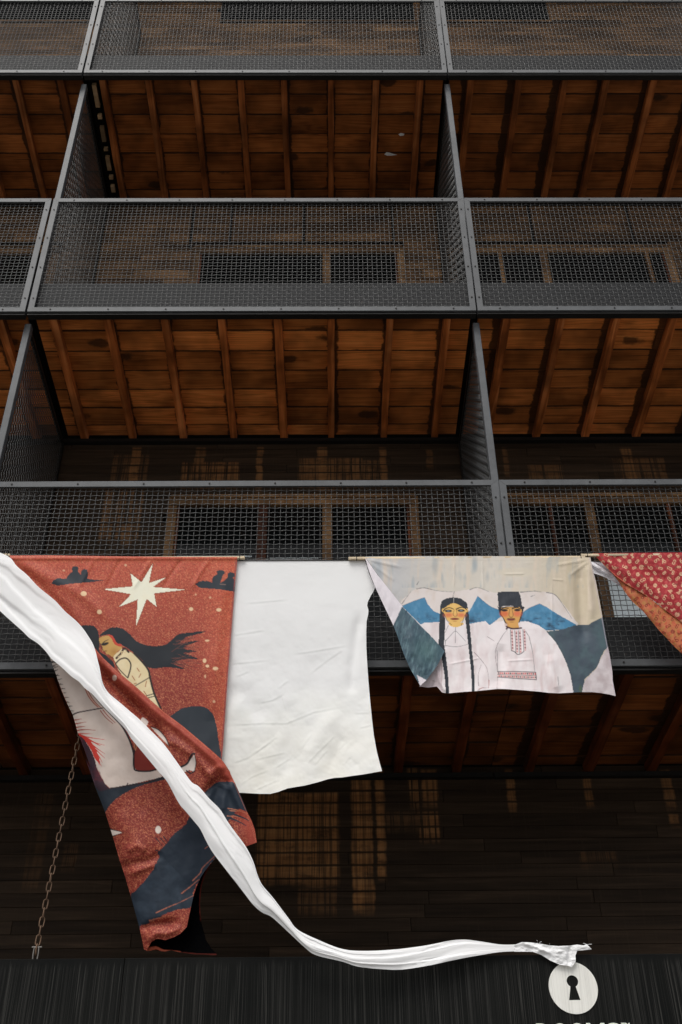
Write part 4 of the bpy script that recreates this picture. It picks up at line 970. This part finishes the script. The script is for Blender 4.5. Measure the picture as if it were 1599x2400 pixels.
for q in (((538, 372), (552, 358), (575, 354), (596, 362)), ((612, 362), (636, 352), (656, 354), (672, 366))): p.stroke(q, 7, (30, 32, 38), 4)
p.dot(566, 372, 21, 7.5, (38, 36, 42)); p.dot(640, 370, 21, 7.5, (38, 36, 42)); p.dot(566, 372, 9, 3.6, (120, 140, 150)); p.dot(640, 370, 9, 3.6, (120, 140, 150))
p.stroke([(600, 366), (594, 392), (604, 404), (616, 396), (612, 366)], 3, (128, 66, 40), alpha=0.8); p.dot(603, 418, 24, 6.5, (142, 58, 56)); p.stroke([(578, 418), (628, 418)], 2, (72, 28, 30)); p.dot(604, 432, 12, 3, (186, 118, 66), alpha=0.6)
p.stroke([(544, 392), (560, 428), (585, 452)], 2.5, (60, 44, 36)); p.stroke([(664, 392), (650, 428), (640, 456)], 2.5, (60, 44, 36))
for q in (((608, 466), (606, 500), (607, 556)), ((552, 542), (580, 512), (606, 488), (634, 512), (664, 545)), ((548, 570), (612, 578), (682, 563)), ((566, 456), (545, 500)), ((550, 540), (548, 575)), ((682, 540), (684, 566))): p.stroke(q, 3.4, (70, 66, 78), 2, alpha=0.75)
for q in (((715, 610), (760, 660), (790, 710), (800, 800)), ((740, 800), (738, 740), (755, 680)), ((735, 830), (760, 815), (800, 812)), ((850, 560), (835, 620), (848, 720), (846, 820)), ((790, 520), (830, 545))): p.stroke(q, 3.2, (110, 84, 92), 1.5, alpha=0.8, rough=0.6)
p.stroke([(800, 770), (798, 815)], 5, (180, 80, 80), 2, alpha=0.7); p.stroke([(742, 820), (765, 812)], 4, (180, 90, 88), alpha=0.6)
for q in (((522, 650), (530, 720), (526, 800)), ((500, 700), (498, 790))): p.stroke(q, 9, (172, 128, 128), 3, alpha=0.5)
# man
p.poly([(850, 345), (862, 350), (990, 345), (996, 372), (980, 425), (966, 440), (900, 446), (880, 415), (862, 392)], (46, 44, 48))
p.poly([(868, 352), (985, 350), (988, 372), (975, 420), (968, 440), (972, 470), (905, 470), (903, 446), (885, 415), (868, 386)], (220, 166, 94), smooth=False)
p.dot(888, 388, 24, 17, (220, 100, 66), alpha=0.8, soft=6); p.dot(963, 388, 24, 17, (226, 112, 84), alpha=0.8, soft=6)
p.poly([(848, 275), (852, 265), (880, 261), (970, 262), (980, 285), (988, 330), (991, 368), (975, 350), (925, 342), (880, 345), (856, 356)], (50, 54, 62), smooth=False); p.tint((72, 76, 84), np.clip(NZ.fbm(zx/10, zy/40)-.5, 0, 1)*1.5, inside(px, py, p.tr([(848, 265), (975, 262), (990, 350), (856, 350)])))
for q in (((866, 366), (885, 354), (912, 358)), ((934, 358), (960, 352), (982, 362))): p.stroke(q, 8, (28, 28, 32), 4)
p.dot(888, 368, 19, 7, (40, 34, 36)); p.dot(962, 367, 18, 7, (40, 34, 36)); p.stroke([(920, 362), (914, 396), (926, 408), (938, 398), (932, 364)], 3, (104, 56, 36), alpha=0.8); p.dot(926, 422, 24, 6.5, (120, 52, 52)); p.stroke([(905, 416), (926, 413), (948, 416)], 3, (60, 34, 32)); p.dot(930, 436, 14, 3, (150, 90, 50), alpha=0.6); p.dot(900, 450, 10, 14, (168, 110, 58), alpha=0.5, soft=4)
INKR, ROSE = (52, 50, 58), (206, 84, 84)
for q in (((900, 462), (935, 474), (985, 470)), ((905, 470), (900, 475))): p.stroke(q, 9, (70, 44, 52))
for x, y0, y1 in ((922, 480, 600), (948, 485, 612), (968, 485, 615), (994, 478, 602)):
    p.stroke([(x, y0), (x+6, y1)], 3, INKR, smooth=False)
    p.stroke([(x+9, y0+4), (x+14, y1-6)], 8, ROSE, smooth=False, alpha=0.75)
    for k in range(13): p.dot(x+8+k*.5, y0+6+k*9, 4.2, 2.6, INKR if k % 2 else (236, 214, 212))
p.stroke([(928, 600), (945, 606), (965, 622), (985, 616), (1000, 604)], 4, INKR)
p.poly([(848, 722), (1068, 724), (1072, 766), (960, 760), (848, 752)], (232, 208, 206), smooth=False); p.stroke([(848, 720), (960, 720), (1068, 724), (1072, 767), (960, 760), (848, 752)], 4, INKR, smooth=False); p.stroke([(850, 737), (960, 740), (1070, 745)], 2.5, INKR, smooth=False)
for k in range(20):
    x = 856+k*11.0; p.dot(x, 729+k*.25, 4.2, 4.6, ROSE if k % 3 else INKR); p.dot(x+3, 746+k*.45, 3.8, 3.8, INKR if k % 2 else ROSE)
for q in (((850, 560), (880, 510), (905, 480)), ((1010, 490), (1030, 520)), ((1030, 520), (1050, 610), (1062, 720)), ((846, 600), (850, 720)), ((1195, 750), (1200, 800))): p.stroke(q, 3.5, (74, 68, 78), 2, alpha=0.75, rough=0.6)
p.stroke([(1130, 490), (1182, 550), (1232, 640), (1268, 740), (1284, 840)], 3, (58, 54, 60), alpha=0.5, rough=0.9)
p.poly([(380, 830), (412, 788), (440, 760), (480, 710), (515, 645), (522, 660), (518, 740), (540, 850)], (206, 190, 194), smooth=False, alpha=0.75)
d_, _ = seg_dist(px, py, Z4([(1382, 66), (1415, 210), (1452, 410), (1495, 640), (1527, 861)])); p.tint((190, 178, 190), np.clip(1.4-np.abs(d_-2), 0, 1)*0.6)
p.tint((150, 138, 124), np.clip(1-np.abs(py-1314)/0.8, 0, 1)*0.3)
patchE = (px, py, Fq, V, p.c)
Fl_out = Z4([(88, 64), (103, 120), (122, 175), (148, 240), (200, 350), (250, 455), (268, 500), (310, 620), (345, 700), (385, 770), (404, 802), (440, 770), (500, 690), (545, 603), (470, 520), (390, 436), (302, 345), (160, 165)])
def Fl_depth(px, py):
    Y = 5.226+(NZ.fbm(px/40, py/60)-.5)*0.02+(NZ2.fbm(px/9, py/14)-.5)*0.003
    d, _ = seg_dist(px, py, Z4([(88, 66), (302, 345), (545, 603)])); Y = Y+0.018*np.exp(-d/9)
    return Y+ridge(px, py, Z4([(330, 460), (400, 640), (440, 740)]), 12, -0.010)
px, py, Fq, V = cloth_patch(Fl_out, Fl_depth, 1.5)
p = Paint(px, py, (226, 219, 224)); p.frame(820, 1280, 2.45); zx, zy = (px-820)*2.45, (py-1280)*2.45
m = p.poly([(302, 345), (250, 455), (200, 480), (300, 700), (390, 810), (480, 740), (560, 603), (470, 520)], (70, 92, 104), smooth=False, rag=0.2)
p.tint((104, 132, 140), np.clip(NZ.fbm(zx/9+zy/30, zy/60-zx/60)-.48, 0, 1)*3.0, m); p.tint((46, 62, 74), np.clip(NZ2.fbm(zx/6, zy/26)-.5, 0, 1)*2.2, m); p.tint((88, 122, 122), np.clip(1-np.hypot(zx-440, zy-600)/110, 0, 1)*0.6, m)
p.poly([(385, 740), (404, 806), (440, 770), (415, 755)], (222, 214, 220), smooth=False)
patchF = (px, py, Fq, V, p.c)
o = cloth_object('couple_banner', [patchE, patchF], M['satin'])
tag(o, 'pale printed banner with a braided woman and a hatted man before blue mountains', 'banner')

# ------------------------------------------------------------------ red letter patterned banner
def arc(cx, cy, r, a0, a1, n=9, ry=None):
    t = np.radians(np.linspace(a0, a1, n)); return np.stack([cx+r*np.cos(t), cy+(ry or r)*np.sin(t)], 1)
GL = [[arc(0, -.5, .45, 150, 420), arc(0, .45, .5, 290, 570)],
      [arc(0, .4, .5, 0, 360), arc(.1, -.55, .5, 90, 330)],
      [arc(0, 0, .75, 20, 330), arc(.1, 0, .35, 200, 520)],
      [np.array([(-.7, .8), (0, -.8), (.4, .0), (-.3, .15)]), arc(.3, .5, .4, -90, 180)],
      [arc(-.1, .35, .5, 0, 360), np.array([(-.55, .2), (-.45, -.5), (.2, -.95)])],
      [arc(-.35, .0, .42, 60, 360), arc(.45, .0, .42, 180, 480)],
      [np.array([(-.8, -.6), (.2, .3), (.9, .8), (.8, -.1), (.2, .3)]), arc(-.5, .2, .35, 0, 270)]]
def glyphs(p, x0, x1, y0, y1, sx, sy, size, col, w, seed, alpha=1.0):
    rg = np.random.default_rng(seed); p.frame(0, 0, 1)
    r = 0; y = y0
    while y < y1:
        x = x0+(sx*0.5 if r % 2 else 0)
        while x < x1:
            gx, gy = x+rg.uniform(-2.5, 2.5), y+rg.uniform(-2.5, 2.5)
            a = rg.choice([-0.5, 0.2, 0.9, -1.2])+rg.uniform(-.25, .25); s = size*rg.uniform(0.85, 1.15); ca, sa = math.cos(a), math.sin(a)
            for st in GL[rg.integers(len(GL))]:
                q = np.stack([gx+s*(st[:, 0]*ca-st[:, 1]*sa), gy+s*(st[:, 0]*sa+st[:, 1]*ca)], 1); p.stroke(q, w, col, smooth=False, alpha=alpha, rough=0.3)
            x += sx
        y += sy; r += 1
Pm_out = Z5([(622, 75), (900, 72), (1568, 66), (2000, 62), (2000, 1120), (1800, 980), (1568, 806), (1470, 730), (1400, 682), (1300, 596), (1190, 522), (1090, 460), (1000, 412), (930, 362), (860, 308), (800, 250), (740, 195), (680, 130)])
def Pm_depth(px, py):
    d, _ = seg_dist(px, py, Z5([(622, 75), (740, 195), (1000, 412), (1400, 682), (2000, 1120)]))
    Y = YL-0.006+(NZ.fbm(px/45, py/70)-.5)*0.02+0.014*np.exp(-d/10)
    Y = Y+ridge(px, py, Z5([(640, 85), (900, 200), (1200, 420), (1568, 640)]), 14, -0.010)+ridge(px, py, Z5([(700, 80), (1100, 240), (1568, 420)]), 12, 0.008)
    return Y
px, py, Fq, V = cloth_patch(Pm_out, Pm_depth, 1.3)
p = Paint(px, py, (168, 46, 52)); p.tint((138, 32, 40), NZ.fbm(px/20, py/20)*0.6)
glyphs(p, 1380, 1700, 1300, 1540, 12, 11, 4.6, (200, 82, 80), 1.3, 4, 0.75); glyphs(p, 1388, 1700, 1306, 1540, 23, 22, 3.2, (126, 84, 66), 1.6, 6, 0.7)
glyphs(p, 1400, 1700, 1302, 1540, 21, 14, 5.6, (228, 190, 152), 1.5, 2); p.tint((226, 124, 86), np.clip(1-np.abs(seg_dist(px, py, Z5([(622, 75), (740, 195), (860, 308), (1000, 412), (1190, 522), (1400, 682), (1568, 806), (2000, 1120)]))[0]-1)/1.2, 0, 1)*0.8)
pm = (px, py, Fq, V, p.c)
Pf_out = Z5([(640, 95), (740, 195), (860, 308), (1000, 410), (1190, 520), (1400, 680), (1568, 804), (1800, 978), (2000, 1118), (2000, 1520), (1800, 1350), (1568, 1135), (1480, 1050), (1400, 965), (1320, 880), (1250, 795), (1190, 725), (1140, 668), (1060, 600), (1000, 530), (950, 460), (900, 375), (840, 300), (770, 228)])
def Pf_depth(px, py):
    d, _ = seg_dist(px, py, Z5([(640, 95), (770, 228), (900, 375), (1000, 530), (1140, 668), (1250, 795), (1400, 965), (1568, 1135), (2000, 1520)]))
    return YL+0.012+(NZ.fbm(px/30, py/40)-.5)*0.016+0.02*np.exp(-d/8)
px, py, Fq, V = cloth_patch(Pf_out, Pf_depth, 1.3)
p = Paint(px, py, (200, 120, 80)); p.tint((182, 96, 64), NZ.fbm(px/14, py/14))
glyphs(p, 1395, 1700, 1310, 1630, 15, 15, 5.5, (182, 142, 76), 1.6, 14, 0.7); glyphs(p, 1400, 1700, 1316, 1630, 19, 21, 5.5, (196, 70, 54), 1.6, 21, 0.8); glyphs(p, 1404, 1700, 1322, 1630, 19, 16, 5.6, (124, 36, 30), 1.6, 16)
o = cloth_object('letter_banner', [pm, (px, py, Fq, V, p.c)], M['brocade'])
tag(o, 'red banner covered in curly gold letters with an orange folded edge', 'banner')
Ws_out = Z5([(595, 165), (700, 172), (800, 190), (880, 320), (960, 400), (1040, 500), (960, 452), (900, 412), (830, 368), (760, 330), (690, 300), (635, 288), (600, 270)])
def Ws_depth(px, py): return YL+0.055+0.010*np.sin((py-1310-(px-1385)*0.55)/2.6)+(NZ.fbm(px/20, py/8)-.5)*0.02
px, py, Fq, V = cloth_patch(Ws_out, Ws_depth, 1.3)
p = Paint(px, py, (236, 234, 238))
o = cloth_object('white_cloth_strip', [(px, py, Fq, V, p.c)], M['cotton'])
tag(o, 'gathered strip of white cloth behind the letter patterned banner', 'cloth')

# ------------------------------------------------------------------ white streamer
up = np.concatenate([Z1([(-230, -30), (-60, 20), (62, 72), (110, 130), (180, 190), (250, 265), (330, 330), (370, 365), (430, 430), (500, 490), (545, 540), (580, 590), (610, 640), (628, 690), (640, 740), (655, 800), (670, 880), (690, 930), (720, 970), (780, 1020), (850, 1080), (920, 1140), (990, 1210), (1050, 1270), (1100, 1330), (1150, 1400), (1200, 1470), (1260, 1550)]),
    Z2([(1080, 260), (1150, 340), (1220, 410), (1270, 490), (1320, 560), (1380, 640), (1420, 710), (1445, 770), (1470, 850), (1500, 910), (1568, 990), (1670, 1125), (1730, 1200), (1860, 1265)])])
lo = np.concatenate([Z1([(-230, 210), (-120, 320), (0, 425), (60, 480), (150, 560), (190, 600), (250, 640), (300, 690), (340, 740), (400, 790), (470, 855), (520, 890), (560, 935), (600, 965), (650, 1020), (690, 1065), (740, 1115), (790, 1165), (830, 1210), (860, 1260), (900, 1310), (950, 1370), (1000, 1430), (1050, 1490), (1100, 1550)]),
    Z2([(950, 370), (1000, 430), (1050, 490), (1090, 540), (1130, 620), (1170, 690), (1230, 770), (1300, 860), (1370, 950), (1440, 1040), (1500, 1090), (1562, 1120), (1676, 1224), (1775, 1316), (1850, 1368)])])
r4 = lambda a: [(800+x/1.962, 1700+y/1.962) for x, y in a]
up = np.concatenate([up, r4([(0, 1027), (100, 1037), (250, 1030), (400, 1010), (500, 990), (570, 985), (650, 995), (740, 1008), (830, 1006)])])
lo = np.concatenate([lo, r4([(0, 1085), (80, 1110), (200, 1122), (280, 1123), (400, 1105), (540, 1075), (650, 1055), (740, 1042), (835, 1039)])])
def resample(P, n):
    P = smooth_poly(P, False, 6); L = np.concatenate([[0], np.cumsum(np.hypot(*np.diff(P, axis=0).T))]); t = np.linspace(0, L[-1], n)
    return np.stack([np.interp(t, L, P[:, 0]), np.interp(t, L, P[:, 1])], 1)
Up = resample(up, 360); Lo = resample(lo, 360)
n_, m_ = len(Up), 40
s_ = np.linspace(0, 1, n_)[:, None]; c_ = np.linspace(0, 1, m_)[None]
PX = Up[:, 0:1]*(1-c_)+Lo[:, 0:1]*c_; PY = Up[:, 1:2]*(1-c_)+Lo[:, 1:2]*c_
wd_ = np.hypot(*(Up-Lo).T)[:, None]/420.0
base_y = np.interp(np.linspace(0, 1, n_), [0, 0.08, 0.3, 0.55, 0.8, 1.0], [5.225, 5.185, 5.115, 5.10, 5.17, 5.236])[:, None]
tw = 9*s_+1.5*np.sin(7*s_)
prof = 0.10*np.cos((c_-0.5)*math.pi)+0.05*np.sin(c_*5.5+tw)
for q_, (c0, a0, f0, h0, w0) in enumerate(((0.30, 0.16, 5.0, 0.045, 0.030), (0.62, 0.20, 3.6, -0.050, 0.035), (0.48, 0.30, 2.3, 0.040, 0.022), (0.80, 0.10, 6.5, 0.035, 0.020), (0.15, 0.08, 7.5, -0.030, 0.020))):
    ck = c0+a0*np.sin(f0*2.2*s_+q_*1.9); on = np.clip(np.sin(9*s_+q_*2.1)*1.5+0.7, 0, 1)
    prof = prof+h0*np.tanh((c_-ck)/w0)*on
env = np.clip(np.minimum(s_*14+0.3, (1-s_)*10), 0.15, 1)
nz = NZ.fbm(s_*16+c_*0.8, c_*2.6+s_*3, 2)-.5
YY = base_y-wd_*0.52*prof*env-0.010*nz*env*np.clip(wd_*6, .3, 1.2)
rdg = np.abs(NZ2.fbm(s_*60+c_*3, c_*9+s_*22, 2)-.5)
YY = YY+0.0045*np.clip(0.10-rdg, 0, 1)*env*np.clip(wd_*8, .3, 1)*np.clip(NZ3.fbm(s_*14, c_*2)*3-1.2, 0, 1)*6
Vr = at_y(PX, PY, YY).reshape(-1, 3)
ii, jj = np.meshgrid(np.arange(n_-1), np.arange(m_-1), indexing='ij'); q0 = ii*m_+jj
Fr = np.stack([q0, q0+1, q0+m_+1, q0+m_], -1).reshape(-1, 4)
colr = np.tile(srgb((248, 248, 249)), (len(Vr), 1))
K = r4([(795, 1010), (830, 997), (870, 998), (910, 1003), (960, 1012), (1000, 1015), (1050, 1013), (1085, 1008), (1115, 1012), (1128, 1005), (1153, 1030), (1085, 1037), (1077, 1060), (1079, 1085), (1060, 1113), (1040, 1105), (1005, 1101), (960, 1081), (920, 1056), (880, 1041), (795, 1041)])
def K_depth(px, py):
    Y = 5.228+(NZ.fbm(px/16, py/10)-.5)*0.014
    Y = Y+ridge(px, py, r4([(1048, 1015), (1046, 1060), (1048, 1105)]), 4, 0.010)+ridge(px, py, r4([(830, 1000), (900, 1020), (980, 1060)]), 4, -0.006)+ridge(px, py, r4([(900, 1030), (960, 1040), (1030, 1040)]), 4, -0.006)
    return Y
kx, ky, kF, kV = cloth_patch(K, K_depth, 1.3)
thr = []
for (x, y, dx, dy) in ((905, 1002, -6, -14), (912, 1002, 10, -8), (1130, 1008, 22, -2), (1126, 1006, -14, -4), (960, 1012, -3, -8)):
    a = np.array(r4([(x, y), (x+dx*.5, y+dy*.9), (x+dx, y+dy)])); w = 0.35
    thr.append(a)
tp = []
for a in thr:
    pp = np.concatenate([a+(0, .45), (a-(0, .45))[::-1]]); V3 = at_y(pp[:, 0], pp[:, 1], np.full(len(pp), 5.228))
    tp.append((pp[:, 0], pp[:, 1], np.array([[0, 1, 4, 5], [1, 2, 3, 4]]), V3, np.tile(srgb((236, 236, 236)), (len(pp), 1))))
o = cloth_object('white_streamer', [(PX.ravel(), PY.ravel(), Fr, Vr, colr), (kx, ky, kF, kV, np.tile(srgb((242, 242, 242)), (len(kx), 1)))]+tp, M['cotton'])
tag(o, 'long twisted white streamer swooping in front of the red banner to the canopy edge', 'streamer')

# ------------------------------------------------------------------ scraps caught behind the mesh; white patches for daylight through ceiling holes
def scrap(pts, Y, label):
    q = np.asarray(pts, float); V3 = at_y(q[:, 0], q[:, 1], np.full(len(q), Y)); V4 = V3+np.array([0, 0.003, 0.0])
    n = len(q); f = [tuple(range(n)), tuple(range(2*n-1, n-1, -1))]+[(i, n+i, n+(i+1) % n, (i+1) % n) for i in range(n)]
    o = link('white_patch', pyd('white_patch', list(V3)+list(V4), f, M['scrap'])); tag(o, label, 'scrap')
scrap([(638, 143), (642, 139), (650, 137), (657, 140), (660, 144)], 5.53, 'small white scrap caught behind the top railing mesh')
scrap([(682, 711), (695, 706), (706, 703), (714, 701), (722, 704), (724, 711)], 5.53, 'small white scrap lying behind the middle railing mesh')

def ceil_daylight(pts, z, label):  # white plates stand in for daylight coming through holes in the planks
    d = ray(*np.asarray(pts, float).T); V3 = d*((z-CAMZ)/d[:, 2])[:, None]+np.array([0, 0, CAMZ]); V4 = V3+np.array([0, 0, 0.003]); n = len(pts)
    f = [tuple(range(n)), tuple(range(2*n-1, n-1, -1))]+[(i, n+i, n+(i+1) % n, (i+1) % n) for i in range(n)]
    tag(link('white_patch', pyd('white_patch', list(V3)+list(V4), f, M['scrap'])), label, 'scrap')
ceil_daylight([(901, 362), (906, 357), (913, 358), (922, 361), (931, 363), (918, 365), (908, 365)], ZB[2]+0.058, 'white patch standing in for daylight through a hole in the upper plank ceiling')
ceil_daylight([(934, 315), (940, 312), (948, 314), (947, 318), (938, 319)], ZB[2]+0.058, 'tiny white patch standing in for daylight through a second hole in the upper plank ceiling')
